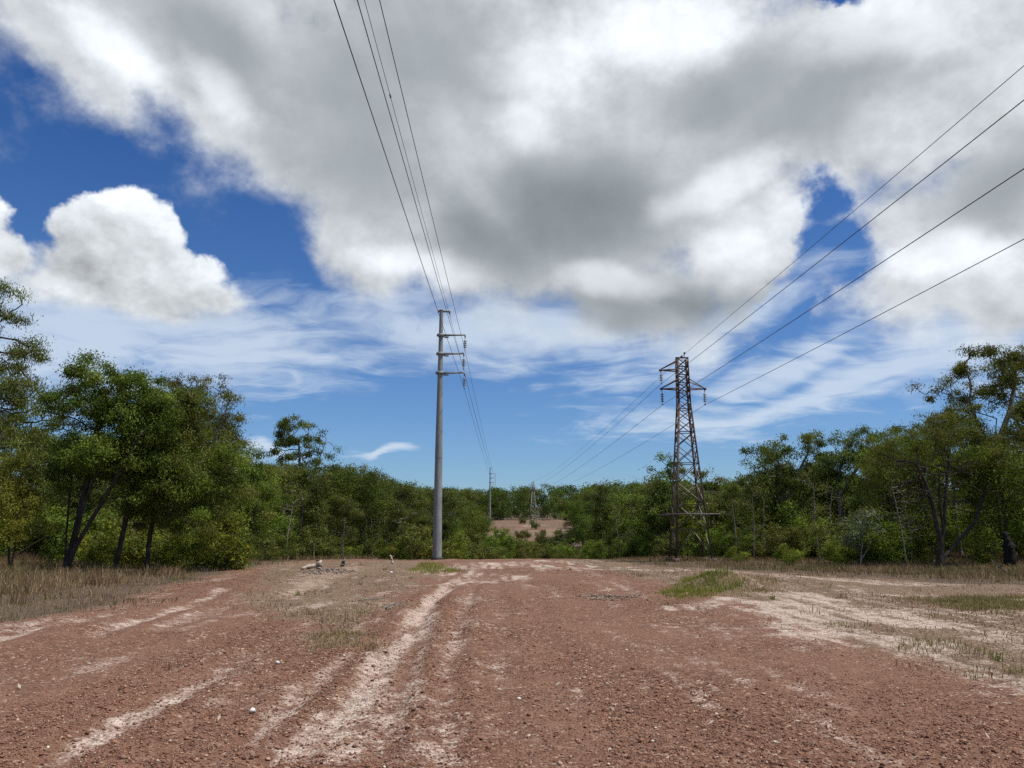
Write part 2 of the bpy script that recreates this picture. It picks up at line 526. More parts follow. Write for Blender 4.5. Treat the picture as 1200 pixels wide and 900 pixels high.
def zones(x, y):
    n1 = fbm(x * 1.7, y * 0.9, 4, 11)
    n2 = fbm(x * 0.35, y * 0.25, 3, 29)
    sand = np.zeros(x.shape)
    wob = (fbm(x * 0.8, y * 0.5, 3, 5) - 0.5)
    for pts, w, s in TRACKS:
        d = dline(x, y, pts) + wob * w * 1.6
        sand = np.maximum(sand, s * sstep(w * 1.55, w * 0.35, d))
    sp = sdpoly(x, y, SANDPOLY)
    sand = np.maximum(sand, 0.72 * sstep(-0.35, 0.35, sp + wob * 0.9))
    crest = sdpoly(x, y, CREST)
    sand = np.maximum(sand, 0.66 * sstep(-1.2, 1.2, crest + wob * 4) * (0.4 + 1.0 * sstep(0.42, 0.62, fbm(x * 1.1, y * 0.35, 4, 171))))
    fw = sdpoly(x, y, FARWASH)
    sand = np.maximum(sand, 0.85 * sstep(-2, 2, fw + wob * 5))
    br = sdpoly(x, y, BROWN_R)
    # the washed flat on the right: drifts of pale sand over the brown
    sand = np.maximum(sand, 0.80 * sstep(0, 2.5, br) * sstep(0.50, 0.66, fbm(x * 0.22 + 3, y * 0.55, 4, 77)) * sstep(70, 40, y))
    vl = sdpoly(x, y, VERGE_L); vr = sdpoly(x, y, VERGE_R)
    sand = np.maximum(sand, 0.6 * sstep(-1.6, -0.2, vl) * sstep(0.3, -0.2, vl) * sstep(0.45, 0.6, n1))
    litter = np.maximum(sstep(-0.6, 1.0, vl + wob * 1.6), sstep(-0.6, 1.2, vr + wob * 2))
    brown = np.maximum(0.85 * sstep(-0.5, 0.8, br + wob), 0.75 * sstep(-0.9, 0.9, sdpoly(x, y, BROWN_L) + wob * 2.2))
    brown = np.maximum(brown, litter)
    sand = sand * (1 - 0.75 * litter)
    orange = 0.62 * sstep(-0.6, 0.6, sdpoly(x, y, GULLY) + wob * 1.2)
    # far clearing across the hollow
    cl = sdpoly(x, y, CLEARING)
    far = sstep(-2, 3, cl + wob * 8)
    orange = np.maximum(orange, far * 0.20 * sstep(0.42, 0.6, n2))
    brown = np.where(y > 76, np.maximum(1 - far, 0.25 + 0.6 * sstep(0.40, 0.56, fbm(x * 0.16, y * 0.06, 3, 61))), brown)
    litter = np.where(y > 76, np.maximum(1 - far, 0.55 * sstep(0.44, 0.58, fbm(x * 0.12 + 7, y * 0.045, 3, 64))), litter)
    ft = sstep(3.2, 1.2, dline(x, y, FARTRACK) + wob * 3)
    sand = np.where(y > 120, ft * 0.65 * far, sand)
    streak = fbm(x * 4.2 + 0.8 * y ** 0.5, y * 0.5, 4, 101, 0.6); patch = fbm(x * 0.9, y * 0.5, 4, 131)
    sand = sand * (0.02 + 1.42 * streak) * (0.76 + 0.5 * n2)
    sand = np.maximum(sand, 0.50 * sstep(0.50, 0.70, streak * 0.5 + patch * 0.52) * sstep(70, 50, y) * (1 - litter))
    sand = np.clip(sand, 0, 1)
    return sand, brown, litter, orange


BUMPS = [(*gpt(862, 690), 1.5, 0.9, 0.32), (*gpt(838, 690), 0.8, 0.5, 0.14), (*gpt(715, 697), 1.6, 2.2, -0.24), (*gpt(730, 688), 1.2, 0.8, -0.2),
         (*gpt(385, 672), 1.6, 1.6, 0.10), (*gpt(355, 690), 0.8, 3.0, -0.22), (*gpt(640, 668), 1.4, 1.0, 0.14),
         (*gpt(545, 662), 2.4, 2.0, 0.16), (*gpt(690, 700), 0.9, 0.6, 0.10), (*gpt(760, 700), 1.5, 1.0, 0.12)]


def H(x, y, fine=True):
    x = np.asarray(x, float); y = np.asarray(y, float)
    z = base_z(y)
    far = sstep(60, 160, y)
    z = z + (fbm(x * 0.02 + 5, y * 0.02, 3, 3) - 0.5) * (0.25 + 3.0 * far)
    z = z + (fbm(x * 0.25, y * 0.2, 3, 8) - 0.5) * 0.16 * sstep(4, 14, np.hypot(x, y))
    for bx, by, sx, sy, h in BUMPS:
        z = z + h * np.exp(-((x - bx) / sx) ** 2 - ((y - by) / sy) ** 2)
    # sides of the cutting: woods stand a touch higher than the road
    z = z + 0.35 * sstep(16, 34, np.abs(x - 0.0)) * (1 - far)
    if fine:
        for pts, w, s in TRACKS[:11]:
            d = dline(x, y, pts)
            z = z - 0.055 * s * np.exp(-(d / (w * 1.1)) ** 2) + 0.032 * s * np.exp(-((d - w * 2.0) / (w * 0.9)) ** 2)
        z = z + (fbm(x * 1.6, y * 1.6, 3, 21) - 0.5) * 0.06
        near = sstep(34, 12, y)
        z = z + (fbm(x * 7, y * 7, 3, 31) - 0.5) * 0.05 * near
    return z


def Hs(x, y):
    return float(H(np.array([x]), np.array([y]))[0])


def spread(a, b, d0, g):
    out = [a]; d = d0
    while out[-1] < b:
        out.append(out[-1] + d); d *= g
    return np.array(out)


xs_r = np.concatenate([np.linspace(0, 11, 150)[:-1], spread(11, 4000, 0.075, 1.022)])
XS = np.concatenate([-xs_r[:0:-1], xs_r])
YS = np.concatenate([-spread(6, 4000, 1.2, 1.25)[::-1], np.linspace(-5, 4.6, 14), np.linspace(5, 22, 290)[:-1], spread(22, 4000, 0.06, 1.0135)])
GX, GY = np.meshgrid(XS, YS)
GZ = H(GX, GY)
sand, brown, litter, orange = zones(GX, GY)
ny, nx = GX.shape
idx = np.arange(nx * ny).reshape(ny, nx)
FQ = np.stack([idx[:-1, :-1], idx[:-1, 1:], idx[1:, 1:], idx[1:, :-1]], -1).reshape(-1, 4)

mg, g, o = new_mat("ground")
def attr(g, n, out='Fac'):
    a = g.new('ShaderNodeAttribute'); a.attribute_name = n; return a.outputs[out]
gc = g.new('ShaderNodeTexCoord').outputs['Object']
gpos = g.v('MULTIPLY', gc, (1, 1, 0.4))
nf = g.noise(gpos, 26.0, 4, 0.6); nm = g.noise(gpos, 3.1, 5, 0.62); nl = g.noise(gpos, 0.42, 4, 0.55)
vc = g.voro(gpos, 34.0, 'Color'); vd = g.voro(gpos, 34.0, 'Distance')
vsep = g.new('ShaderNodeSeparateColor'); g.l.new(vc, vsep.inputs[0])
vr1 = vsep.outputs[0]
# laterite gravel: each pebble its own shade
grav = g.ramp(vr1, [(0.0, (0.068, 0.032, 0.020)), (0.30, (0.138, 0.065, 0.041)), (0.62, (0.205, 0.102, 0.064)), (0.86, (0.285, 0.156, 0.102)), (0.955, (0.380, 0.257, 0.174)), (1.0, (0.660, 0.544, 0.420))])
dust = g.mix(nm, (0.175, 0.087, 0.055), (0.295, 0.168, 0.113))
red = g.mix(g.mr(nl, 0.35, 0.65, 0.12, 0.80), grav, dust)
red = g.mix(g.mr(nf, 0.28, 0.46, 0.55, 0.0), red, (0.080, 0.041, 0.031))
brn = g.mix(nm, (0.155, 0.095, 0.060), (0.300, 0.209, 0.137))
brn = g.mix(g.mr(nf, 0.32, 0.56, 0.75, 0.0), brn, (0.075, 0.050, 0.033))
brn = g.mix(g.mr(vr1, 0.90, 0.99, 0.0, 0.8), brn, (0.500, 0.417, 0.290))
snd = g.mix(nm, (0.48, 0.365, 0.285), (0.74, 0.62, 0.52))
snd = g.mix(g.mr(vr1, 0.60, 0.30, 0.0, 0.50), snd, (0.22, 0.13, 0.10))
snd = g.mix(g.mr(nf, 0.30, 0.45, 0.7, 0.0), snd, (0.17, 0.105, 0.08))
lit = g.mix(nm, (0.090, 0.064, 0.044), (0.205, 0.150, 0.105))
lit = g.mix(g.mr(nf, 0.30, 0.60, 0.8, 0.0), lit, (0.045, 0.033, 0.024))
org = g.mix(nm, (0.24, 0.15, 0.105), (0.52, 0.40, 0.30))
brk = g.m('ADD', g.m('MULTIPLY', g.m('SUBTRACT', nm, 0.5), 1.5), g.m('MULTIPLY', g.m('SUBTRACT', nf, 0.5), 1.3))
col = g.mix(g.mr(g.m('ADD', attr(g, 'brown'), brk), 0.25, 0.75), red, brn)
col = g.mix(g.mr(g.m('ADD', attr(g, 'orange'), brk), 0.35, 0.75), col, org)
col = g.mix(g.m('MULTIPLY', g.mr(g.m('ADD', attr(g, 'sand'), brk), 0.30, 1.0), 0.95), col, snd)
col = g.mix(g.mr(g.m('ADD', attr(g, 'litter'), g.m('MULTIPLY', brk, 0.7)), 0.3, 0.8), col, lit)
bs = g.new('ShaderNodeBsdfPrincipled'); bs.inputs['Roughness'].default_value = 0.93
bs.inputs['Specular IOR Level'].default_value = 0.15
g.l.new(col, bs.inputs['Base Color'])
bmp = g.new('ShaderNodeBump'); bmp.inputs['Strength'].default_value = 0.9; bmp.inputs['Distance'].default_value = 0.03
g.l.new(g.m('ADD', g.m('MULTIPLY', g.m('SUBTRACT', 0.5, vd), 0.9), g.m('ADD', nf, g.m('MULTIPLY', nm, 1.2))), bmp.inputs['Height'])
g.l.new(bmp.outputs[0], bs.inputs['Normal']); g.l.new(bs.outputs[0], o.inputs[0])

gm = mesh_np("ground", np.stack([GX.ravel(), GY.ravel(), GZ.ravel()], 1), FQ, mg, smooth=True,
             attrs=dict(sand=sand.ravel(), brown=brown.ravel(), litter=litter.ravel(), orange=orange.ravel()))
ground = link("ground", gm); ground["kind"] = "structure"

# ------------------------------------------------------------------ loose stones lying on it
rng = np.random.default_rng(4)
mst, g, o = new_mat("loose_stone")
bs = g.new('ShaderNodeBsdfPrincipled'); bs.inputs['Roughness'].default_value = 0.9; bs.inputs['Specular IOR Level'].default_value = 0.2
g.l.new(attr(g, 'tint', 'Color'), bs.inputs['Base Color']); g.l.new(bs.outputs[0], o.inputs[0])


def stones(name, x, y, size, tint, seed, flat=0.65):
    r = np.random.default_rng(seed); n = len(x)
    base = np.array([[1, 0, 0], [0, 1, 0], [-1, 0, 0], [0, -1, 0], [0.1, 0.1, 0.95], [-.1, 0, -0.8]], float)
    F3 = np.array([[0, 1, 4], [1, 2, 4], [2, 3, 4], [3, 0, 4], [1, 0, 5], [2, 1, 5], [3, 2, 5], [0, 3, 5]])
    V = np.repeat(base[None], n, 0) + r.normal(0, 0.18, (n, 6, 3))
    V[:, :, 2] *= flat; V *= size[:, None, None]
    a = r.uniform(0, 2 * pi, n); ca, sa = np.cos(a)[:, None], np.sin(a)[:, None]
    vx = V[:, :, 0] * ca - V[:, :, 1] * sa; vy = V[:, :, 0] * sa + V[:, :, 1] * ca
    z = H(x, y)
    V = np.stack([vx + x[:, None], vy + y[:, None], V[:, :, 2] + z[:, None] + size[:, None] * 0.25], -1)
    Fc = (F3[None] + (np.arange(n) * 6)[:, None, None]).reshape(-1, 3)
    return mesh_np(name, V.reshape(-1, 3), Fc, mst, tint=np.repeat(tint, 6, 0))


def wedge(n, y0, y1, r, pw=1.0, spread_=0.80):
    """random ground points in the fan the road opens in front of the standpoint"""
    y = y0 * (y1 / y0) ** (r.uniform(0, 1, n) ** pw)
    x = r.uniform(-1, 1, n) * (y * spread_ + 1.5)
    return x, y


n = 520000
x, y = wedge(n, 4.6, 40, rng)
s_, b_, l_, o_ = zones(x, y)
lane = np.minimum(dline(x, y, TRACKS[9][0]), dline(x, y, TRACKS[10][0]))
drift = sstep(0.36, 0.66, fbm(x * 0.55, y * 0.16, 4, 301))
keep = rng.uniform(0, 1, n) < (1 - 0.70 * np.clip(s_ * 1.2, 0, 1)) * (1 - 0.6 * l_) * (0.30 + 0.70 * drift) * (0.30 + 0.70 * sstep(0.12, 0.45, lane))
drift = drift[keep]
x, y = x[keep], y[keep]; n = len(x); b_ = b_[keep]; s_ = s_[keep]
size = (0.0020 + 0.0024 * rng.gamma(1.1, 1.0, n)).clip(0, 0.030) * (0.8 + 0.028 * y) * (0.75 + 0.6 * drift)
pal = np.array([(0.125, 0.057, 0.036), (0.210, 0.099, 0.063), (0.280, 0.141, 0.089), (0.330, 0.188, 0.123), (0.165, 0.076, 0.051), (0.380, 0.243, 0.164), (0.550, 0.436, 0.329), (0.640, 0.564, 0.448)])
ki = rng.choice(8, n, p=[0.16, 0.26, 0.23, 0.15, 0.11, 0.075, 0.013, 0.002])
tint = pal[ki] * rng.uniform(0.8, 1.3, (n, 1))
tint = np.where((b_ > 0.5)[:, None], tint * np.array([0.95, 1.12, 1.15]), tint)
gv = link("gravel", stones("gravel", x, y, size, tint, 5)); gv["kind"] = "stuff"
gv["label"] = "loose reddish gravel lying all over the dirt road"; gv["category"] = "gravel"
# ------------------------------------------------------------------ trees
mleaf, g, o = new_mat("foliage")
oi = g.new('ShaderNodeObjectInfo')
tint = attr(g, 'tint', 'Color')
hs = g.new('ShaderNodeHueSaturation'); g.l.new(tint, hs.inputs['Color'])
g.l.new(g.mr(oi.outputs['Random'], 0, 1, 0.485, 0.515, 'LINEAR'), hs.inputs['Hue'])
g.l.new(g.mr(oi.outputs['Random'], 0, 1, 0.80, 1.18, 'LINEAR'), hs.inputs['Value'])
d1 = g.new('ShaderNodeBsdfPrincipled'); d1.inputs['Roughness'].default_value = 0.58; d1.inputs['Specular IOR Level'].default_value = 0.16
g.l.new(hs.outputs[0], d1.inputs['Base Color'])
tr = g.new('ShaderNodeBsdfTranslucent'); g.l.new(g.mix(1.0, hs.outputs[0], (1.35, 1.30, 0.5), 'MULTIPLY'), tr.inputs[0])
mx = g.new('ShaderNodeMixShader'); mx.inputs[0].default_value = 0.36
g.l.new(d1.outputs[0], mx.inputs[1]); g.l.new(tr.outputs[0], mx.inputs[2]); g.l.new(mx.outputs[0], o.inputs[0])


def bark_mat(name, ca, cb, scale=9.0):
    m, g, o = new_mat(name)
    p = g.new('ShaderNodeTexCoord').outputs['Object']
    n = g.noise(g.v('MULTIPLY', p, (1, 1, 0.22)), scale, 6, 0.65)
    n2 = g.noise(p, 1.6, 3, 0.5)
    c = g.mix(g.mr(n, 0.32, 0.68), ca, cb)
    c = g.mix(g.mr(n2, 0.55, 0.75, 0, 0.5), c, tuple(q * 0.45 for q in ca))
    b = g.new('ShaderNodeBsdfPrincipled'); b.inputs['Roughness'].default_value = 0.9; b.inputs['Specular IOR Level'].default_value = 0.15
    bu = g.new('ShaderNodeBump'); bu.inputs['Strength'].default_value = 0.8; bu.inputs['Distance'].default_value = 0.03
    g.l.new(n, bu.inputs['Height']); g.l.new(bu.outputs[0], b.inputs['Normal'])
    g.l.new(c, b.inputs['Base Color']); g.l.new(b.outputs[0], o.inputs[0])
    return m


bark_dark = bark_mat("dark_bark", (0.026, 0.021, 0.017), (0.080, 0.066, 0.055))
bark_pale = bark_mat("pale_bark", (0.20, 0.175, 0.15), (0.42, 0.38, 0.33))
bark_grey = bark_mat("grey_bark", (0.10, 0.09, 0.08), (0.25, 0.23, 0.21))
bark_char = bark_mat("charred_bark", (0.006, 0.006, 0.006), (0.022, 0.020, 0.018))
BARK = dict(dark=bark_dark, pale=bark_pale, grey=bark_grey)


def sample_lobes(rng, lobes, n, shell=0.55):
    vol = np.array([l[3] * l[4] * l[5] for l in lobes]) ** 0.8
    k = rng.choice(len(lobes), n, p=vol / vol.sum())
    L = np.array(lobes)[k]
    stray = rng.uniform(0, 1, n) < 0.16
    d = rng.normal(0, 1, (n, 3)); d /= np.linalg.norm(d, axis=1)[:, None]
    r = np.where(rng.uniform(0, 1, n) < shell, rng.uniform(0.75, 1.0, n), rng.uniform(0, 1, n) ** (1 / 3))
    r = np.where(stray, rng.uniform(1.0, 1.32, n), r)
    return L[:, :3] + d * r[:, None] * L[:, 3:6], k


def colonise(rng, stems, attr_pts, step, kill, maxit=160, droop=0.0):
    nodes = []; par = []
    for st in stems:
        st = np.asarray(st, float); prev = -1
        if st is not stems[0] and len(nodes) and np.linalg.norm(st[0] - np.array(nodes[0])) < 0.3:
            prev = 0
        elif st is not stems[0] and len(nodes):
            prev = int(np.linalg.norm(np.array(nodes) - st[0], axis=1).argmin())
        for i, p in enumerate(st):
            if i == 0:
                if prev >= 0:
                    continue
                nodes.append(p); par.append(-1); prev = len(nodes) - 1
                continue
            q0 = np.array(nodes[prev]); k = max(1, int(np.linalg.norm(p - q0) / step))
            for j in range(1, k + 1):
                nodes.append(q0 + (p - q0) * j / k + rng.normal(0, 0.03, 3) * step); par.append(prev); prev = len(nodes) - 1
    A = attr_pts.copy(); alive = np.ones(len(A), bool)
    Nn = np.array(nodes)
    D = np.linalg.norm(A[:, None] - Nn[None], axis=2)
    best = D.argmin(1); bd = D.min(1)
    ends = np.full(len(A), -1)
    for it in range(maxit):
        hit = alive & (bd < kill)
        ends[hit] = best[hit]; alive &= ~hit
        if not alive.any():
            break
        ids = np.where(alive)[0]
        new = []
        for nd in np.unique(best[ids]):
            sel = ids[best[ids] == nd]
            v = A[sel] - nodes[nd]; v /= np.linalg.norm(v, axis=1)[:, None] + 1e-9
            w = v.mean(0); w[2] -= droop
            w += rng.normal(0, 0.16, 3)
            w /= np.linalg.norm(w) + 1e-9
            new.append(nodes[nd] + w * step); par.append(int(nd))
        n0 = len(nodes)
        nodes.extend(new)
        NN = np.array(new)
        D = np.linalg.norm(A[ids][:, None] - NN[None], axis=2)
        j = D.argmin(1); dm = D[np.arange(len(ids)), j]
        up = dm < bd[ids]
        bd[ids[up]] = dm[up]; best[ids[up]] = n0 + j[up]
        if len(nodes) > 4200:
            break
    return np.array(nodes), np.array(par), ends


def wood_mesh(name, nodes, par, r_trunk, r_tip, mat, expo=2.05, flare=1.35):
    n = len(nodes); tips = np.zeros(n); child = np.zeros(n, int)
    for i in range(n - 1, -1, -1):
        if tips[i] == 0:
            tips[i] = 1
        if par[i] >= 0:
            tips[par[i]] += tips[i]; child[par[i]] += 1
    rad = tips ** (1 / expo); rad = rad / rad.max() * r_trunk * 0.88
    rad = np.maximum(rad, r_tip)
    zmin = nodes[:, 2].min()
    h = nodes[:, 2] - zmin
    rad = rad * (1 + (flare - 1) * np.exp(-h / (2.2 * r_trunk + 0.1)))
    Vs = []; Fs = []; nv = 0
    for sides, lo, hi in ((7, 0.05, 9), (5, 0.018, 0.05), (3, 0, 0.018)):
        ids = np.array([i for i in range(n) if par[i] >= 0 and lo <= rad[i] < hi])
        if not len(ids):
            continue
        a = nodes[par[ids]]; b = nodes[ids]
        ra = np.minimum(rad[par[ids]], rad[ids] * 1.35); rb = rad[ids]
        d = b - a; L = np.linalg.norm(d, axis=1)[:, None] + 1e-9; d = d / L
        b = b + d * np.minimum(rb, 0.06)[:, None] * 0.6
        ref = np.where(np.abs(d[:, 2:3]) < 0.9, [[0, 0, 1.0]], [[1.0, 0, 0]])
        u = np.cross(d, ref); u /= np.linalg.norm(u, axis=1)[:, None]; w = np.cross(d, u)
        ang = np.arange(sides) * 2 * pi / sides
        ring = u[:, None] * np.cos(ang)[None, :, None] + w[:, None] * np.sin(ang)[None, :, None]
        V = np.stack([a[:, None] + ring * ra[:, None, None], b[:, None] + ring * rb[:, None, None]], 1)
        m = len(ids)
        j = np.arange(sides); k = (j + 1) % sides
        f = np.stack([j, k, sides + k, sides + j], -1)
        Fs.append((f[None] + (np.arange(m) * 2 * sides)[:, None, None]).reshape(-1, 4) + nv)
        V = V.reshape(-1, 3); Vs.append(V); nv += len(V)
    return mesh_np(name, np.vstack(Vs), np.vstack(Fs), mat, smooth=True), rad


def leaf_arrays(rng, cen, nper, sig, ln, wd, cols, hang=0.5, out=0.3, core=None, jit=0.28):
    """kite-shaped leaves in sprays round the twig ends"""
    m = len(cen)
    cnt = rng.poisson(nper * rng.lognormal(-0.12, 0.55, m)); ci = np.repeat(np.arange(m), cnt); n = len(ci)
    sg = sig * rng.uniform(0.7, 1.3, m)[ci]
    p = cen[ci] + rng.normal(0, 1, (n, 3)) * sg[:, None] * np.array([1, 1, 0.62])
    d = rng.normal(0, 1, (n, 3))
    if core is not None:
        q = p - core; q /= np.linalg.norm(q, axis=1)[:, None] + 1e-6
        d = d + q * out * 2.5
    d[:, 2] -= hang * 2.2
    d /= np.linalg.norm(d, axis=1)[:, None]
    q = (p - cen[ci]) / sg[:, None]; q[:, 2] += 0.35
    s = np.cross(d, q + rng.normal(0, 0.55, (n, 3))); s /= np.linalg.norm(s, axis=1)[:, None] + 1e-9
    L = (ln * rng.uniform(0.6, 1.3, n))[:, None]; W = (wd * rng.uniform(0.7, 1.25, n))[:, None]
    V = np.stack([p, p + d * L * 0.42 + s * W / 2, p + d * L, p + d * L * 0.42 - s * W / 2], 1)
    cols = np.array(cols)
    cm = rng.integers(0, len(cols), m)
    mixk = rng.uniform(0, 1, (n, 1)) ** 1.5
    c = cols[cm[ci]] * (1 - mixk * 0.6) + cols[rng.integers(0, len(cols), n)] * mixk * 0.6
    c = c * (1 + jit * rng.normal(0, 1, (n, 1))).clip(0.45, 1.9) * (1 + 0.24 * rng.normal(0, 1, (m, 1)).clip(-1.5, 1.5))[ci]
    return V, c


def leaf_mesh(name, V, c):
    n = len(V)
    return mesh_np(name, V.reshape(-1, 3), np.arange(n * 4).reshape(n, 4), mleaf, tint=np.repeat(c.clip(0.004, 0.6), 4, 0))


# leaf colours
EUC = [(0.1065, 0.1342, 0.0268), (0.1299, 0.1586, 0.0366), (0.0788, 0.1074, 0.022), (0.1544, 0.1769, 0.0488)]
ACA = [(0.102, 0.1513, 0.0195), (0.1302, 0.1854, 0.0256), (0.075, 0.1196, 0.0171), (0.1614, 0.2098, 0.0342)]
OLV = [(0.1297, 0.1357, 0.0345), (0.1556, 0.161, 0.0414), (0.1037, 0.1127, 0.0287)]
DRK = [(0.0587, 0.084, 0.018), (0.0733, 0.102, 0.0216), (0.089, 0.114, 0.0264)]
YEL = [(0.2331, 0.2475, 0.0352), (0.2778, 0.2882, 0.0462), (0.1786, 0.2035, 0.0308)]
SIL = [(0.150, 0.185, 0.130), (0.110, 0.145, 0.095), (0.200, 0.230, 0.175)]


class Proto:
    pass


def make_tree(seed, stems, lobes, n_attr=260, step=0.30, kill=0.42, r_trunk=0.14, bark='dark', leaves=9000, sig=0.33, ln=0.13, wd=0.04,
              cols=EUC, hang=0.5, bare=None, n_bare=0, shell=0.6, r_tip=0.006, droop=0.0, twig_leaves=True):
    """builds trunk and crown meshes (origin at the foot)"""
    r = np.random.default_rng(seed)
    A, k = sample_lobes(r, lobes, n_attr, shell)
    nb = 0
    if bare is not None:
        B, kb = sample_lobes(r, bare, n_bare, 0.4); nb = len(B); A = np.vstack([A, B])
    nodes, par, ends = colonise(r, stems, A, step, kill, droop=droop)
    tm, rad = wood_mesh("trunk", nodes, par, r_trunk, r_tip, BARK[bark])
    cen = A[:n_attr]
    core = np.array([[l[0], l[1], l[2]] for l in lobes])[k]
    V, c = leaf_arrays(r, cen, 1.7 * leaves / n_attr, sig * 0.88, ln, wd, cols, hang)
    p = Proto(); p.trunk = tm; p.crown = leaf_mesh("crown", V, c)
    p.h = max(V[:, :, 2].max(), 0.1); p.w = np.abs(V[:, :, 0]).max()
    return p


def place(p, name, label, cat, x, y, s=1.0, rz=0.0, group=None, sz=None, sink=0.05):
    t = thing(name, label, cat, (x, y, Hs(x, y) - sink), rz, group)
    t.scale = (s, s, sz or s)
    link("trunk" if cat != 'shrub' else "stems", p.trunk, t)
    link("crown" if cat != 'shrub' else "foliage", p.crown, t)
    return t


def lobes_px(pts, Y, base, dsign=0):
    """crown lobes read off the photograph (centre x, y, half width, half height in pixels) as ellipsoids about the tree's foot"""
    bx, by = base; bz = Hs(bx, by); out = []
    for i, (px, py, rw, rh) in enumerate(q_[:4] for q_ in pts):
        q = at(px, py, Y); k = Y / 905.0
        dy = 0.55 * rw * k * (dsign if dsign and len(pts[i]) < 5 else (1 if i % 2 else -1)) * 0.8
        out.append((q[0] - bx, q[1] - by + dy, q[2] - bz, rw * k, max(rw * k * 0.9, 0.5), rh * k))
    return out


def stem_px(pts, Y, base, ystep=0.0, foot=True):
    bx, by = base; bz = Hs(bx, by)
    out = []
    for i, (px, py) in enumerate(pts):
        q = at(px, py, Y); out.append((q[0] - bx, q[1] - by + ystep * i, q[2] - bz))
    if foot:
        out[0] = (out[0][0], out[0][1], min(out[0][2], 0) - 0.05)
    return out


def near_tree(name, label, seed, px, Y, stems, lobes, cat='tree', dsign=0, **kw):
    kw['n_attr'] = int(kw['n_attr'] * 0.62)
    bx = ray(px[0], px[1])[0] * Y; base = (bx, Y)
    st = [stem_px(s, Y, base, 0.25 * (-1) ** i if i else 0, s[0] == stems[0][0]) for i, s in enumerate(stems)]
    if 'bare' in kw and kw['bare']:
        kw['bare'] = lobes_px(kw['bare'], Y, base)
    p = make_tree(seed, st, lobes_px(lobes, Y, base, dsign), **kw)
    return place(p, name, label, cat, bx, Y)


# ---- the trees at the left edge of the clearing
near_tree("eucalypt_tree", "tallest tree at the left edge, dark drooping crown rising above the yellow wattle", 11, (-32, 668), 37,
          [[(-32, 672), (-30, 600), (-22, 520), (-12, 440), (-5, 380)]],
          [(8, 352, 26, 22), (22, 395, 22, 26), (-25, 370, 34, 40), (0, 440, 34, 30), (30, 470, 34, 34), (-40, 470, 50, 50), (0, 525, 50, 36), (58, 500, 26, 22), (-50, 560, 40, 40)],
          n_attr=330, leaves=26000, r_trunk=0.26, sig=0.30, ln=0.15, wd=0.045, cols=EUC + OLV, hang=0.9, step=0.32)
near_tree("wattle_tree", "low yellow-green feathery wattle in front of the tallest left-hand tree", 12, (12, 676), 32,
          [[(12, 676), (10, 630), (16, 590)], [(12, 676), (22, 640), (30, 600)]],
          [(5, 560, 34, 26), (28, 585, 30, 22), (0, 610, 36, 28), (38, 612, 24, 18), (-30, 590, 34, 40), (12, 535, 16, 12)],
          dsign=-1, n_attr=300, leaves=22000, r_trunk=0.07, sig=0.22, ln=0.12, wd=0.030, cols=[(0.225, 0.25, 0.036), (0.275, 0.29, 0.045), (0.17, 0.20, 0.03)], hang=0.25, step=0.22, kill=0.3)
near_tree("acacia_tree", "broad leafy tree with forked dark stems fanning out of one base in dry grass", 13, (76, 674), 33,
          [[(76, 674), (84, 640), (96, 590), (108, 540), (118, 480)], [(76, 674), (92, 640), (120, 600), (150, 555), (178, 510)], [(76, 674), (72, 650), (71, 610), (72, 560)],
           [(76, 674), (90, 645), (106, 590), (140, 520)]],
          [(118, 445, 30, 26), (160, 455, 32, 26), (95, 480, 32, 30), (140, 490, 44, 34), (185, 490, 26, 26), (82, 525, 30, 26), (125, 535, 36, 20), (180, 535, 34, 24), (66, 560, 20, 16), (200, 560, 24, 20), (165, 570, 22, 14)],
          n_attr=520, leaves=42000, r_trunk=0.19, sig=0.26, ln=0.13, wd=0.046, cols=ACA, hang=0.45, step=0.24, kill=0.33)
near_tree("acacia_tree", "slim tree leaning right, dark trunk in grass beside the forked leafy tree", 14, (133, 672), 34,
          [[(133, 674), (138, 650), (146, 615), (156, 570), (172, 520)]],
          [(168, 545, 34, 26), (190, 500, 34, 30), (205, 560, 30, 26), (160, 590, 26, 18), (200, 600, 22, 16), (170, 485, 24, 20)],
          n_attr=260, leaves=19000, r_trunk=0.12, sig=0.25, ln=0.13, wd=0.042, cols=ACA + OLV, hang=0.5, step=0.25, kill=0.34)
near_tree("acacia_tree", "upright slim tree between the leaning trunk and the yellow-green bush, left verge", 15, (172, 668), 35,
          [[(172, 670), (174, 640), (180, 600), (195, 545), (212, 500)]],
          [(215, 500, 34, 30), (240, 535, 34, 30), (215, 560, 32, 24), (255, 580, 30, 24), (225, 605, 26, 20), (262, 545, 22, 20), (230, 470, 24, 20)],
          n_attr=320, leaves=25000, r_trunk=0.12, sig=0.25, ln=0.13, wd=0.040, cols=ACA + OLV, hang=0.5, step=0.25, kill=0.34)
near_tree("eucalypt_tree", "tall thin-topped eucalypt rising behind the leafy left-hand trees", 16, (232, 655), 48,
          [[(232, 655), (236, 600), (240, 540), (232, 480), (228, 455)], [(240, 560), (256, 510), (272, 470)]],
          [(222, 452, 22, 14), (246, 448, 20, 14), (268, 470, 16, 10), (276, 488, 10, 8), (210, 470, 18, 14), (250, 490, 24, 18), (225, 500, 30, 20), (272, 520, 18, 14), (245, 545, 36, 30), (290, 545, 14, 12)],
          n_attr=260, leaves=15000, r_trunk=0.2, bark='grey', sig=0.27, ln=0.15, wd=0.05, cols=EUC + OLV, hang=0.8, step=0.35)
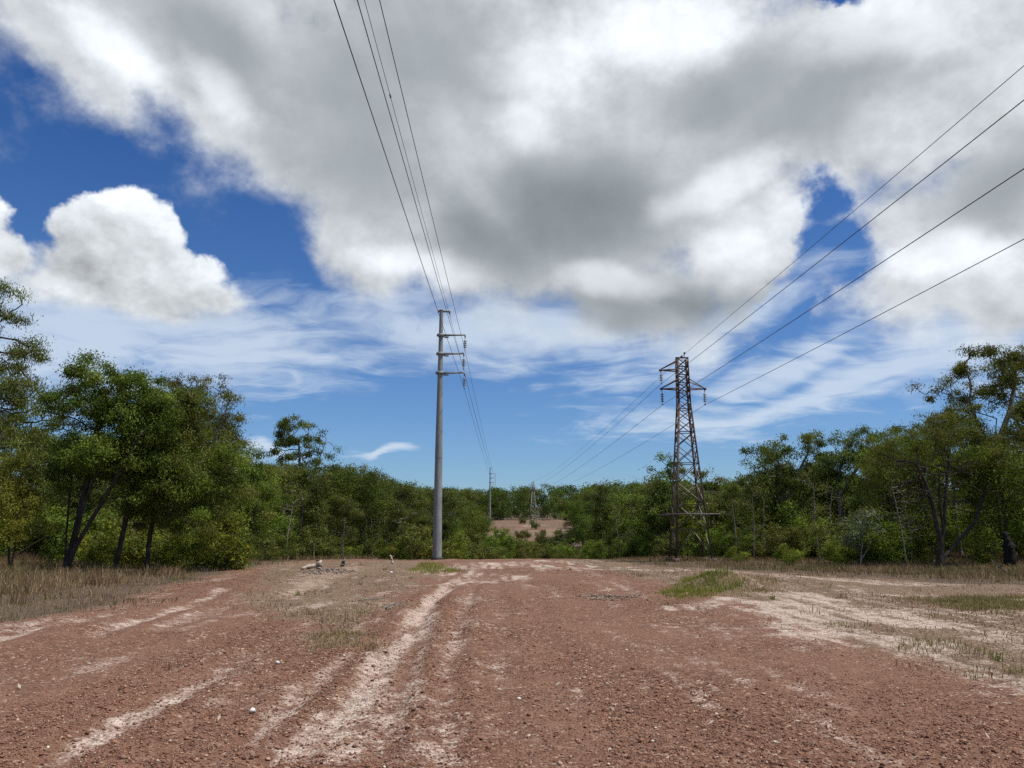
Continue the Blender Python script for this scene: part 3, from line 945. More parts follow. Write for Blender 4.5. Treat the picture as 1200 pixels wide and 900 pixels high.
near_tree("acacia_tree", "bushy mid-green tree at the right end of the left-hand leafy trees", 17, (290, 660), 44,
          [[(288, 660), (288, 630), (284, 590), (280, 550)], [(288, 655), (296, 620), (306, 580)]],
          [(278, 560, 30, 28), (300, 590, 26, 24), (265, 600, 26, 22), (306, 560, 18, 18), (290, 530, 18, 16), (280, 625, 28, 18)],
          n_attr=300, leaves=17000, r_trunk=0.11, sig=0.27, ln=0.15, wd=0.05, cols=ACA + OLV, hang=0.5, step=0.28)
near_tree("eucalypt_tree", "tall dark eucalypt with clumped crown standing above the left wood, short of the steel pole", 18, (352, 645), 72,
          [[(352, 645), (354, 600), (352, 555), (350, 515)], [(354, 590), (372, 545), (384, 515)]],
          [(346, 496, 16, 9), (360, 500, 12, 8), (372, 512, 12, 9), (336, 512, 14, 9), (352, 525, 24, 14), (382, 528, 12, 8), (394, 520, 6, 9), (340, 550, 26, 20), (372, 555, 26, 18), (322, 540, 12, 14), (355, 585, 34, 22)],
          n_attr=240, leaves=11500, r_trunk=0.22, bark='grey', sig=0.30, ln=0.22, wd=0.085, cols=DRK + EUC, hang=0.7, step=0.42, kill=0.55)

# ---- right-hand side
near_tree("eucalypt_tree", "big spreading eucalypt with pale upper limbs at the right edge, behind the grey-branched tree", 21, (1166, 660), 50,
          [[(1166, 662), (1166, 600), (1163, 540), (1168, 490)], [(1165, 560), (1148, 510), (1130, 470)], [(1166, 530), (1186, 480), (1196, 440)]],
          [(1150, 428, 40, 18), (1115, 450, 28, 18), (1188, 440, 30, 24), (1150, 460, 34, 20), (1100, 485, 24, 18), (1200, 475, 30, 24), (1120, 500, 30, 22), (1220, 440, 30, 30), (1185, 520, 36, 24), (1225, 510, 34, 34)],
          n_attr=330, leaves=24000, r_trunk=0.26, bark='grey', sig=0.30, ln=0.15, wd=0.06, cols=EUC + OLV, hang=0.6, step=0.36)
near_tree("paperbark_tree", "round tree with a dense mass of bare grey twigs and black forked trunk", 22, (1101, 668), 39.5,
          [[(1101, 669), (1102, 645), (1106, 615), (1108, 580), (1112, 540)], [(1104, 640), (1094, 610), (1082, 575), (1066, 545)], [(1102, 655), (1124, 635), (1150, 610), (1164, 575), (1170, 545)], [(1106, 620), (1098, 590), (1094, 550)]],
          [(1070, 520, 44, 22), (1110, 500, 40, 20), (1145, 525, 40, 24), (1035, 545, 26, 24), (1172, 545, 30, 26), (1090, 490, 30, 12), (1026, 575, 18, 20)], dsign=1,
          n_attr=420, leaves=19000, r_trunk=0.20, sig=0.24, ln=0.12, wd=0.032, cols=OLV + ACA, hang=0.3, step=0.24, kill=0.33, r_tip=0.008,
          bare=[(1070, 560, 50, 34), (1120, 565, 50, 34), (1050, 600, 30, 26)], n_bare=650)
near_tree("eucalypt_tree", "small eucalypt clipped by the right edge above the charred stump", 23, (1206, 655), 45,
          [[(1206, 656), (1204, 610), (1198, 560)]],
          [(1190, 545, 28, 22), (1215, 520, 30, 30), (1205, 580, 34, 26), (1180, 600, 22, 22), (1225, 600, 30, 30)],
          n_attr=240, leaves=15000, r_trunk=0.13, sig=0.27, ln=0.14, wd=0.05, cols=OLV + EUC, hang=0.5, step=0.3)
near_tree("eucalypt_tree", "rounded dark eucalypt left of the tallest right-hand trees, nearest the lattice tower", 24, (922, 655), 60,
          [[(922, 656), (921, 610), (918, 570), (912, 540)], [(920, 600), (930, 560), (945, 530)]],
          [(885, 535, 20, 12), (905, 528, 20, 12), (930, 520, 22, 13), (955, 515, 14, 9), (900, 555, 30, 18), (940, 545, 28, 18), (960, 540, 16, 14), (915, 580, 36, 20), (880, 570, 18, 16)],
          n_attr=260, leaves=15000, r_trunk=0.2, bark='grey', sig=0.32, ln=0.18, wd=0.07, cols=EUC + DRK, hang=0.7, step=0.36)
near_tree("eucalypt_tree", "open-crowned eucalypt with sky showing through, mid right skyline", 25, (985, 655), 56,
          [[(985, 656), (986, 610), (982, 560), (990, 530)], [(984, 580), (1005, 545), (1015, 525)]],
          [(985, 518, 16, 9), (1012, 513, 18, 10), (1000, 535, 16, 10), (975, 545, 18, 14), (1020, 535, 20, 14), (990, 570, 30, 20), (1025, 565, 22, 20)],
          n_attr=200, leaves=11000, r_trunk=0.18, bark='grey', sig=0.30, ln=0.17, wd=0.06, cols=EUC + DRK, hang=0.7, step=0.36)
near_tree("eucalypt_tree", "dark eucalypt with layered crown just left of the grey-twigged tree", 26, (1040, 655), 52,
          [[(1038, 656), (1040, 620), (1044, 570), (1050, 530)]],
          [(1045, 515, 24, 12), (1068, 500, 18, 10), (1060, 530, 26, 14), (1030, 545, 26, 18), (1050, 570, 34, 24), (1020, 585, 24, 20)],
          n_attr=230, leaves=13000, r_trunk=0.17, sig=0.30, ln=0.16, wd=0.06, cols=EUC + ACA, hang=0.6, step=0.34)
near_tree("sapling", "silvery broad-leaved sapling standing in front of the dark right-hand wood", 27, (1008, 662), 43,
          [[(1008, 664), (1010, 640), (1012, 618)], [(1009, 655), (1022, 630), (1028, 612)]],
          [(1002, 615, 14, 10), (1020, 608, 13, 9), (1028, 625, 9, 8), (1008, 632, 16, 9)],
          n_attr=70, leaves=700, r_trunk=0.05, bark='pale', sig=0.22, ln=0.17, wd=0.10, cols=SIL, hang=0.2, step=0.2, kill=0.3)
near_tree("eucalypt_tree", "dark thin tree with a sparse top close behind the lattice tower", 28, (792, 640), 74,
          [[(792, 642), (790, 600), (786, 565), (782, 545)]],
          [(778, 540, 12, 7), (792, 548, 10, 7), (770, 552, 10, 7), (785, 560, 16, 9), (768, 575, 18, 14), (795, 585, 22, 16), (780, 600, 26, 18)],
          n_attr=170, leaves=8000, r_trunk=0.15, sig=0.32, ln=0.22, wd=0.085, cols=EUC + DRK, hang=0.6, step=0.4, kill=0.5)
near_tree("eucalypt_tree", "pale-stemmed sparse tree showing right of the lattice tower's upper half", 29, (833, 645), 70,
          [[(833, 646), (834, 610), (830, 575), (826, 552)]],
          [(824, 556, 10, 6), (836, 566, 9, 6), (845, 560, 7, 6), (850, 575, 14, 10), (830, 590, 24, 16), (860, 590, 20, 16), (840, 615, 30, 16)],
          n_attr=150, leaves=7000, r_trunk=0.14, bark='pale', sig=0.32, ln=0.22, wd=0.08, cols=EUC + OLV, hang=0.6, step=0.4, kill=0.5)
near_tree("sapling", "thin yellow-green sapling growing up through the lattice tower's legs", 30, (806, 656), 50.6,
          [[(806, 658), (806, 630), (808, 605)], [(806, 650), (800, 625), (797, 610)], [(806, 648), (816, 626), (822, 612)]],
          [(808, 605, 9, 8), (798, 615, 8, 8), (818, 618, 9, 8), (808, 628, 12, 8), (822, 632, 7, 6), (806, 590, 6, 8)],
          n_attr=90, leaves=1500, r_trunk=0.035, sig=0.18, ln=0.17, wd=0.06, cols=ACA + YEL, hang=0.3, step=0.22, kill=0.3)
# ------------------------------------------------------------------ the woods behind: copies of a dozen grown trees
def ell(*a):
    return list(a)


def generic(seed, kind):
    r = np.random.default_rng(seed)
    if kind == 'gum':          # clumped crown carried high
        h = 10.0; L = []
        for i in range(9):
            z = r.uniform(5.0, 9.3); a = r.uniform(0, 2 * pi); d = r.uniform(0.2, 2.0) * (1.1 - abs(z - 7) / 5)
            L.append((cos(a) * d, sin(a) * d, z, r.uniform(0.75, 1.3), r.uniform(0.75, 1.3), r.uniform(0.5, 0.85)))
        for i in range(3):
            a = r.uniform(0, 2 * pi); L.append((cos(a) * 1.3, sin(a) * 1.3, r.uniform(3, 4.8), 0.9, 0.9, 0.6))
        st = [[(0, 0, 0), (r.normal(0, .15), r.normal(0, .15), 3), (r.normal(0, .35), r.normal(0, .35), 6.5)]]
        return make_tree(seed, st, L, n_attr=120, step=0.42, kill=0.55, r_trunk=0.17, bark='grey' if seed % 2 else 'pale', leaves=8000, sig=0.40, ln=0.20, wd=0.07,
                         cols=EUC + (OLV if seed % 3 else DRK), hang=0.7)
    if kind == 'bushy':        # leaves from the ground up
        L = [(0, 0, 5.2, 1.9, 1.9, 2.0)]
        for i in range(8):
            z = r.uniform(1.6, 6.6); a = r.uniform(0, 2 * pi)
            L.append((cos(a) * 1.4, sin(a) * 1.4, z, r.uniform(0.8, 1.3), r.uniform(0.8, 1.3), r.uniform(0.7, 1.0)))
        st = [[(0, 0, 0), (0.1, 0, 2), (r.normal(0, .3), r.normal(0, .3), 5)], [(0, 0, 0), (0.4, 0.3, 2.2), (1.0, 0.4, 4.0)]]
        return make_tree(seed, st, L, n_attr=170, step=0.4, kill=0.52, r_trunk=0.13, leaves=10000, sig=0.40, ln=0.18, wd=0.065,
                         cols=(ACA + DRK) if seed % 2 else (ACA + OLV), hang=0.5)
    if kind == 'slim':         # narrow pole-like young gum
        L = [(r.normal(0, .3), r.normal(0, .3), z, r.uniform(.6, .95), r.uniform(.6, .95), .7) for z in np.linspace(3.2, 8.6, 7)]
        st = [[(0, 0, 0), (0.05, 0.1, 3), (r.normal(0, .2), r.normal(0, .2), 7)]]
        return make_tree(seed, st, L, n_attr=120, step=0.4, kill=0.5, r_trunk=0.09, bark='pale', leaves=4200, sig=0.32, ln=0.22, wd=0.075, cols=EUC, hang=0.8)
    if kind == 'shrub':
        L = [(0, 0, .6, .5, .5, .45)] + [(cos(a) * r.uniform(.2, 1.0), sin(a) * r.uniform(.2, 1.0), r.uniform(.3, 1.6), r.uniform(.2, .42), r.uniform(.2, .42), r.uniform(.25, .6)) for a in r.uniform(0, 6.28, 9)]
        st = [[(0, 0, 0), (0.1, 0, .5), (.2, .1, 1)], [(0, 0, 0), (-.2, .1, .5), (-.4, .2, .9)]]
        pal = [ACA, OLV, YEL + ACA, DRK + OLV][seed % 4]
        return make_tree(seed, st, L, n_attr=110, step=0.16, kill=0.22, r_trunk=0.03, leaves=2700, sig=0.16, ln=0.13, wd=0.045, cols=pal, hang=0.05, r_tip=0.004)


GUM = [generic(s, 'gum') for s in (101, 102, 103, 104)]
BUSHY = [generic(s, 'bushy') for s in (111, 112, 113, 114)]
SLIM = [generic(s, 'slim') for s in (121, 122)]
SHRUB = [generic(s, 'shrub') for s in (140, 141, 142, 143)]

SKY_X = np.array([-400, -50, 0, 60, 100, 120, 160, 190, 215, 250, 280, 300, 320, 335, 350, 370, 395, 410, 425, 440, 460, 500, 530, 560, 600, 640, 680, 720, 740, 765, 780, 800, 830, 865, 890, 920, 950, 970, 990, 1015, 1040, 1060, 1090, 1120, 1150, 1200, 1600], float)
SKY_Y = np.array([440, 440, 470, 478, 470, 455, 455, 470, 470, 475, 492, 530, 545, 520, 520, 525, 540, 545, 543, 550, 562, 572, 574, 573, 571, 567, 570, 566, 560, 552, 552, 562, 566, 552, 540, 534, 525, 530, 528, 522, 522, 515, 495, 465, 450, 450, 440], float)

rw = np.random.default_rng(77)
placed = []


def limit_h(x, y, w):
    """how tall a tree at x, y may be to keep the skyline of the wood"""
    px, _ = proj(x, y, 5.0)
    k = F / y
    ys = np.interp(np.array([px - 0.6 * w * k, px, px + 0.6 * w * k]), SKY_X, SKY_Y).max()
    _, rz = ray(px, ys)
    return EYE + rz * y - Hs(x, y)


PLACES = [(25, "behind the yellow wattle at far left"), (70, "under the tallest left-hand tree"), (115, "behind the forked leafy tree"), (155, "behind the leaning slim trunk"),
          (200, "behind the upright slim trunk"), (250, "below the thin-topped tall eucalypt"), (300, "behind the brightest verge bush"), (335, "right of the brightest verge bush"),
          (375, "below the tall dark clumped eucalypt"), (415, "above the orange washout"), (460, "above the bleached branch stub"), (500, "just left of the near steel pole"),
          (530, "just right of the near steel pole"), (572, "left of the distant steel pole"), (605, "just right of the distant steel pole"), (640, "below the distant lattice tower"),
          (690, "right of the far clearing"), (740, "between far clearing and near lattice tower"), (785, "just left of the near lattice tower"), (835, "behind the near lattice tower's legs"),
          (880, "just right of the near lattice tower"), (950, "below the rounded dark right-hand eucalypt"), (1000, "left of the silvery sapling"), (1045, "behind the silvery sapling"),
          (1090, "left of the grey-twigged tree's trunk"), (1150, "behind the grey-twigged tree"), (9999, "near the charred stump at right")]


def where(px):
    return next(w for lim, w in PLACES if px < lim)


def zone_label(px, y, kind, h=8.0):
    look = dict(gum="open-crowned eucalypt", bushy="dense bushy tree", slim="slender young gum", shrub="leafy shrub")[kind]
    dep = "beyond the hollow" if y > 150 else "in the wood's back rows" if y > 95 else "in the wood's middle rows" if y > 64 else "in the wood's front rows"
    size = "low" if h < 5.5 else "mid-height" if h < 8.2 else "tall"
    return f"{size} {look} {dep}, {where(px)}"


def corridor(x, y):
    """metres from the edge of the cleared strip, negative inside it"""
    left = np.interp(y, [0, 30, 50, 62, 75, 90, 120, 165, 260, 300], [-14, -17.0, -16, -14, -10.5, -7.0, -6.5, -9.5, -11, -40])
    right = np.interp(y, [0, 30, 45, 60, 75, 100, 130, 165, 260, 300], [22, 22.5, 19.5, 14.5, 10.0, 10.0, 11.5, 14, 21, 60])
    return max(left - x, x - right)


def put_tree(x, y, kind=None, exact=0.0):
    kind = kind or rw.choice(['gum', 'bushy', 'slim'], p=[0.50, 0.22, 0.28])
    p = dict(gum=GUM, bushy=BUSHY, slim=SLIM)[kind]; p = p[rw.integers(len(p))]
    hmax = limit_h(x, y, p.w * 0.6)
    want = rw.uniform(7.5, 13.5) if kind != 'bushy' else rw.uniform(5.5, 10.5)
    h = min(want, hmax * (rw.uniform(0.70, 1.0) if rw.uniform() < 0.7 else rw.uniform(0.97, 1.10)))
    if exact:
        h = hmax * exact
    if h < 2.6:
        return None
    s = h / p.h; k = rw.uniform(0.9, 1.2)
    if kind == 'bushy' and h < 5:
        k = 1.3
    px, _ = proj(x, y, 4)
    names = dict(gum="eucalypt_tree", bushy="bushy_tree", slim="gum_sapling")
    t = place(p, names[kind], zone_label(px, y, kind, h), 'tree', x, y, s * k, rw.uniform(0, 6.28), group=None, sz=s)
    t["group"] = "trees of the wood"
    placed.append((x, y)); return t


def ok(x, y, gap):
    return all((x - a) ** 2 + (y - b) ** 2 > gap * gap for a, b in placed)


# the tall trees that step down towards the steel pole
for px, y, ex in ((312, 62, 1.0), (328, 68, 1.04), (398, 74, 1.05), (414, 80, 1.08), (432, 76, 1.05), (449, 84, 1.08), (468, 88, 1.06), (386, 82, 1.0), (484, 92, 1.05)):
    put_tree(ray(px, 600)[0] * y, y, 'gum', ex)

# front rows along both edges of the strip, then thinner behind
n_made = 0
for (y0, y1, dep, gap, n) in ((40, 62, 7, 2.6, 60), (58, 110, 9, 3.0, 200), (40, 100, 26, 3.4, 420), (110, 290, 14, 4.8, 150)):
    for _ in range(n):
        y = rw.uniform(y0, y1)
        side = rw.choice([-1, 1])
        edge = np.interp(y, [0, 30, 50, 62, 75, 90, 120, 165, 260, 300], [-14, -17.0, -16, -14, -10.5, -7.0, -6.5, -9.5, -11, -40]) if side < 0 else \
            np.interp(y, [0, 30, 45, 60, 75, 100, 130, 165, 260, 300], [22, 22.5, 19.5, 14.5, 10.0, 10.0, 11.5, 14, 21, 60])
        off_ = 0.8 + abs(rw.normal(0, 0.5)) * dep
        x = edge + side * off_
        if abs(x) > y * 0.78 + 6 or not ok(x, y, gap):
            continue
        if y < 62 and off_ < 4.0:
            continue
        if put_tree(x, y):
            n_made += 1
# trees that close the hollow between the pole and the far clearing
for px, y, kind in ((530, 112, 'bushy'), (548, 118, 'bushy'), (562, 126, 'bushy'), (520, 100, 'bushy'), (540, 140, 'gum'), (556, 150, 'bushy'), (505, 92, 'gum'), (488, 84, 'bushy'),
                    (682, 140, 'bushy'), (694, 128, 'bushy'), (706, 118, 'bushy'), (716, 134, 'gum'), (672, 165, 'bushy'), (728, 105, 'bushy'), (742, 96, 'gum'), (700, 150, 'bushy'), (736, 120, 'bushy'), (756, 88, 'bushy'), (768, 98, 'gum')):
    x = ray(px, 600)[0] * y
    if ok(x, y, 1.6):
        put_tree(x, y, kind)

# ---- shrubs and scrub at the wood's edge
shr = 0
def put_shrub(px, y, s, k, lab=None, g_=None, nm="shrub"):
    x = ray(px, 640)[0] * y
    if lab is None and 1070 < px < 1216 and y < 50:      # nothing stands before the charred stump
        return None
    p = SHRUB[k]
    look = ["dark-leaved low shrub", "olive low shrub", "yellow-green low shrub", "dull olive-brown shrub"][k]
    zl = where(px)
    size = "knee-high" if s < 0.75 else "waist-high" if s < 1.1 else "head-high" if s < 1.6 else "tall"
    look = look.replace(" low shrub", " shrub")
    front = "on the far red clearing" if y > 155 and corridor(x, y) < 0 else "in the open hollow" if corridor(x, y) < 0 else "at the wood's edge" if corridor(x, y) < 6 else "inside the wood"
    t = place(p, nm, lab or f"{size} {look} {front}, {zl}", 'shrub', x, y, s, rw.uniform(0, 6.28), group=g_ or f"shrubs {front}", sz=s * rw.uniform(0.8, 1.15))
    return t
put_shrub(268, 37.5, 1.5, 2, "brightest yellow-green bush at the right end of the left grass verge", "bright bushes on the left verge")
put_shrub(245, 38.5, 1.25, 2, "bright yellow-green bush just left of the brightest one on the verge", "bright bushes on the left verge")
put_shrub(190, 38, 1.3, 2, "yellow-green bush low between the slim upright trunks", "bright bushes on the left verge")
put_shrub(150, 39, 1.2, 2, "yellow-green bush behind the leaning slim trunk", "bright bushes on the left verge")
put_shrub(110, 37, 1.1, 2, "yellow-green bush behind the forked trunks", "bright bushes on the left verge")
put_shrub(493, 74, 2.2, 1, "rounded olive bush close left of the near steel pole's foot", "bushes by the near steel pole")
put_shrub(533, 78, 1.6, 2, "yellow-green bush close right of the near steel pole's foot", "bushes by the near steel pole")
put_shrub(1031, 43, 1.25, 2, "bright yellow-green bush right of the silvery sapling", "bright bushes on the right verge")
put_shrub(1052, 45, 1.1, 2, "yellow-green bush left of the black forked trunk", "bright bushes on the right verge")
put_shrub(1146, 40, 0.9, 2, "low yellow-green bush between the forked trunk and the charred stump", "bright bushes on the right verge")
put_shrub(1212, 40, 0.8, 2, "low yellow-green bush right of the charred stump", "bright bushes on the right verge")
put_shrub(927, 44, 0.7, 2, "small bright weed tuft at the sandy edge of the right verge", "bright bushes on the right verge")
put_shrub(985, 45, 0.75, 2, "small bright weed in dry grass left of the silvery sapling", "bright bushes on the right verge")
put_shrub(866, 47, 0.6, 2, "small green weed right of the lattice tower's feet", "bright bushes on the right verge")
for _ in range(130):
    y = rw.uniform(38, 100); side = rw.choice([-1, 1])
    for o_ in (rw.uniform(0.0, 6),):
        edge = np.interp(y, [30, 50, 62, 75, 90, 120], [-17.0, -16, -14, -10.5, -7.0, -6.5]) if side < 0 else np.interp(y, [30, 45, 60, 75, 100, 130], [22.5, 19.5, 14.5, 10.0, 10.0, 11.5])
        x = edge + side * o_
        if abs(x) > y * 0.75 + 3:
            continue
        put_shrub(proj(x, y, 1)[0], y, rw.uniform(0.6, 1.5), int(rw.choice([0, 1, 2, 3], p=[.3, .35, .12, .23])))
for _ in range(190):
    y = rw.uniform(40, 78); side = rw.choice([-1, 1]); o_ = rw.uniform(4, 32)
    edge = np.interp(y, [30, 50, 62, 75, 90, 120], [-17.0, -16, -14, -10.5, -7.0, -6.5]) if side < 0 else np.interp(y, [30, 45, 60, 75, 100, 130], [22.5, 19.5, 14.5, 10.0, 10.0, 11.5])
    x = edge + side * o_
    if abs(x) > y * 0.74 + 3:
        continue
    put_shrub(proj(x, y, 1)[0], y, rw.uniform(1.0, 2.0), int(rw.choice([0, 1, 2, 3], p=[.4, .3, .1, .2])))
for _ in range(70):
    y = rw.uniform(72, 148); x = rw.uniform(-9, 14)
    if corridor(x, y) > 0.5 or (y < 84 and rw.uniform() < 0.5):
        continue
    put_shrub(proj(x, y, 1)[0], y, rw.uniform(0.7, 1.9), int(rw.choice([0, 1, 2, 3], p=[.25, .35, .2, .2])))

for _ in range(9):
    y = rw.uniform(160, 268); x = rw.uniform(-8, 20)
    if corridor(x, y) > 0:
        continue
    put_shrub(proj(x, y, 1 + Hs(x, y))[0], y, rw.uniform(0.6, 1.3), int(rw.choice([0, 1, 3])))

# ---- thin, nearly bare stems along the wood's edge
def bare_stem(seed, bark):
    r = np.random.default_rng(seed)
    L = [(r.normal(0, .5), r.normal(0, .5), z, .5, .5, .4) for z in np.linspace(2.2, 5.6, 6)]
    st = [[(0, 0, 0), (r.normal(0, .15), r.normal(0, .15), 2), (r.normal(0, .5), r.normal(0, .3), 5)]]
    return make_tree(seed, st, L, n_attr=46, step=0.3, kill=0.4, r_trunk=0.055, bark=bark, leaves=260, sig=0.25, ln=0.17, wd=0.06, cols=OLV, hang=0.6)
BARE = [bare_stem(151, 'pale'), bare_stem(152, 'grey'), bare_stem(153, 'grey')]
for i in range(22):
    y = rw.uniform(37, 92); side = rw.choice([-1, 1]); o_ = rw.uniform(-0.3, 3.5)
    edge = np.interp(y, [30, 50, 62, 75, 90, 120], [-17.0, -16, -14, -10.5, -7.0, -6.5]) if side < 0 else np.interp(y, [30, 45, 60, 75, 100, 130], [22.5, 19.5, 14.5, 10.0, 10.0, 11.5])
    x = edge + side * o_
    if abs(x) > y * 0.7 or not ok(x, y, 0.8):
        continue
    zl = where(proj(x, y, 1)[0])
    place(BARE[i % 3], "bare_sapling", f"thin pale nearly bare stem at the wood's edge, {zl}" if i % 3 == 0 else f"thin grey nearly bare stem at the wood's edge, {zl}", 'tree', x, y, rw.uniform(0.55, 0.95), rw.uniform(0, 6.28), "thin bare stems at the wood's edge")

# ---- the far wooded hill: one mass
rf = np.random.default_rng(9)
VV = []; CC = []; TV = []; TF = []; tn = 0
nfar = 1900
fy = rf.uniform(168, 460, nfar); fx = rf.uniform(-1, 1, nfar) * (fy * 0.62 + 30)
hz = H(fx, fy)
for i in range(nfar):
    x, y, z = fx[i], fy[i], hz[i]
    if corridor(x, y) < 3 and y < 285:
        continue
    if y < 290 and abs(x) > 70:
        continue
    h = rf.uniform(9, 15)
    px, _ = proj(x, y, z + 8)
    lim = EYE + ray(px, np.interp(px, SKY_X, SKY_Y) - rf.uniform(-4, 3))[1] * y - z
    h = min(h, lim)
    if h < 4:
        continue
    nb = 9
    bc = np.stack([rf.normal(0, 1.5, nb), rf.normal(0, 1.5, nb), h * (1 - 0.88 * rf.uniform(0, 1, nb) ** 1.15) - 0.5], 1)
    m = int(640 * (0.6 if y > 380 else 1))
    k = rf.integers(0, nb, m)
    p = bc[k] + rf.normal(0, 1, (m, 3)) * np.array([0.85, 0.85, 0.55]) + np.array([x, y, z])
    d = rf.normal(0, 1, (m, 3)); d[:, 2] -= 0.6; d /= np.linalg.norm(d, axis=1)[:, None]
    s = np.cross(d, rf.normal(0, 1, (m, 3))); s /= np.linalg.norm(s, axis=1)[:, None]
    L = rf.uniform(0.45, 0.85, (m, 1)); W = rf.uniform(0.22, 0.42, (m, 1))
    VV.append(np.stack([p, p + d * L * .45 + s * W / 2, p + d * L, p + d * L * .45 - s * W / 2], 1))
    base = np.array([EUC[2], DRK[0], DRK[1], EUC[2], ACA[2], DRK[2]][rf.integers(6)]) * rf.uniform(0.8, 1.25)
    CC.append(base[None] * rf.uniform(0.6, 1.4, (m, 1)))
    t = MB(); t.tube([(x, y, z - .2), (x + rf.normal(0, .3), y, z + h * .5), (x + rf.normal(0, .6), y, z + h * .85)], [0.16, 0.11, 0.04], 5, caps=False)
    TV.append(t.v[0]); TF.append(t.f[0] + tn); tn += len(t.v[0])
V = np.vstack(VV); C = np.vstack(CC)
wood = link("distant_wood", leaf_mesh("distant_wood", V, C)); wood["kind"] = "stuff"
wood["label"] = "dark eucalypt wood covering the far hill"; wood["category"] = "wood"
tw = link("stems", mesh_np("stems", np.vstack(TV), np.vstack(TF), bark_dark), wood)
# ------------------------------------------------------------------ grass
mgr, g, o = new_mat("grass_blade")
d1 = g.new('ShaderNodeBsdfDiffuse'); tr = g.new('ShaderNodeBsdfTranslucent'); mx = g.new('ShaderNodeMixShader'); mx.inputs[0].default_value = 0.3
ti = attr(g, 'tint', 'Color')
g.l.new(ti, d1.inputs[0]); g.l.new(ti, tr.inputs[0]); g.l.new(d1.outputs[0], mx.inputs[1]); g.l.new(tr.outputs[0], mx.inputs[2]); g.l.new(mx.outputs[0], o.inputs[0])


def blades(x, y, h, w, tint, r, lean=0.35):
    n = len(x); z = H(x, y)
    a = r.uniform(0, 2 * pi, n); la = r.uniform(0, 2 * pi, n); ll = np.abs(r.normal(0, lean, n)) * h
    sx, sy = np.cos(a) * w / 2, np.sin(a) * w / 2
    lx, ly = np.cos(la) * ll, np.sin(la) * ll
    b0 = np.stack([x - sx, y - sy, z - 0.02], 1); b1 = np.stack([x + sx, y + sy, z - 0.02], 1)
    m0 = np.stack([x - sx * .7 + lx * .35, y - sy * .7 + ly * .35, z + h * .55], 1); m1 = np.stack([x + sx * .7 + lx * .35, y + sy * .7 + ly * .35, z + h * .55], 1)
    t = np.stack([x + lx, y + ly, z + np.sqrt(np.maximum(h * h - ll * ll * .6, 0.04 * h * h))], 1)
    t2 = t + np.stack([sx * .2, sy * .2, 0 * x], 1)
    V = np.stack([b0, b1, m1, m0, t2, t], 1).reshape(-1, 3)
    k = (np.arange(n) * 6)[:, None]
    Fq = np.vstack([k + np.array([0, 1, 2, 3]), k + np.array([3, 2, 4, 5])])
    return V, Fq, np.repeat(tint, 6, 0)


def in_poly(poly, n, r, pad=0.0):
    P = np.array(poly); out = []
    lo, hi = P.min(0) - pad, P.max(0) + pad
    x = r.uniform(lo[0], hi[0], n); y = r.uniform(lo[1], hi[1], n)
    return x, y, sdpoly(x, y, poly)


DRY = np.array([0.86, 0.80, 0.72]) * np.array([(0.37, 0.275, 0.17), (0.45, 0.35, 0.225), (0.27, 0.19, 0.12), (0.50, 0.42, 0.29), (0.20, 0.145, 0.095), (0.28, 0.235, 0.12), (0.18, 0.175, 0.065)])
GRN = np.array([(0.22, 0.245, 0.042), (0.28, 0.30, 0.06), (0.165, 0.195, 0.036), (0.30, 0.30, 0.09)])


def grow_grass(name, label, cat, x, y, h, w, pal, r, probs=None, lean=0.35):
    ki = r.choice(len(pal), len(x), p=probs)
    if pal is DRY:      # whole tussocks differ: straw, dead brown, green
        pt = fbm(x * 0.55, y * 0.55, 3, 201); pg = fbm(x * 0.35 + 9, y * 0.35, 3, 203); u = r.uniform(0, 1, len(x))
        ki = np.where((pt > 0.54) & (u < .8), r.choice([2, 4, 4, 0], len(x)), ki)
        ki = np.where((pg > 0.56) & (u < .6), r.choice([5, 6, 6], len(x)), ki)
    tint = pal[ki] * r.uniform(0.7, 1.25, (len(x), 1))
    V, Fq, T = blades(x, y, h, w, tint, r, lean)
    ob = link(name, mesh_np(name, V, Fq, mgr, tint=T)); ob["kind"] = "stuff"; ob["label"] = label; ob["category"] = cat
    return ob


def verge(poly, n, r, y0, y1, soft, hmin, hmax):
    y = y0 * (y1 / y0) ** r.uniform(0, 1, n)
    x = r.uniform(-1, 1, n) * (y * 0.78 + 3)
    s = sdpoly(x, y, poly)
    wob = (fbm(x * 0.45, y * 0.35, 4, 55) - 0.5) * 5.0
    dens = sstep(-1.0, soft, s + wob) * (0.08 + 0.92 * sstep(0.40, 0.62, fbm(x * 0.8, y * 0.8, 3, 91)))
    k = r.uniform(0, 1, n) < dens
    x, y, s, wob = x[k], y[k], s[k], wob[k]
    # grass stands in tussocks
    h = (hmin + (hmax - hmin) * sstep(-0.5, 3.0, s + wob) * (0.35 + 0.9 * fbm(x * 0.7, y * 0.7, 3, 15))) * r.uniform(0.5, 1.25, len(x))
    return x, y, h


r = np.random.default_rng(21)
x, y, h = verge(VERGE_L, 330000, r, 14, 75, 3.2, 0.06, 0.50)
k = x < -4; x, y, h = x[k], y[k], h[k]
grow_grass("dry_grass", "tall dry brown grass along the left verge under the trees", "dry grass", x, y, h, 0.010 + 0.00035 * y, DRY, r, [.24, .22, .2, .1, .12, .07, .05], 0.45)
x, y, h = verge(VERGE_R, 230000, r, 26, 80, 4.0, 0.05, 0.34)
k = x > 3; x, y, h = x[k], y[k], h[k]
grow_grass("dry_grass", "short dry brown grass along the right verge below the wood", "dry grass", x, y, h, 0.012 + 0.00035 * y, DRY, r, [.24, .2, .22, .08, .14, .07, .05], 0.5)
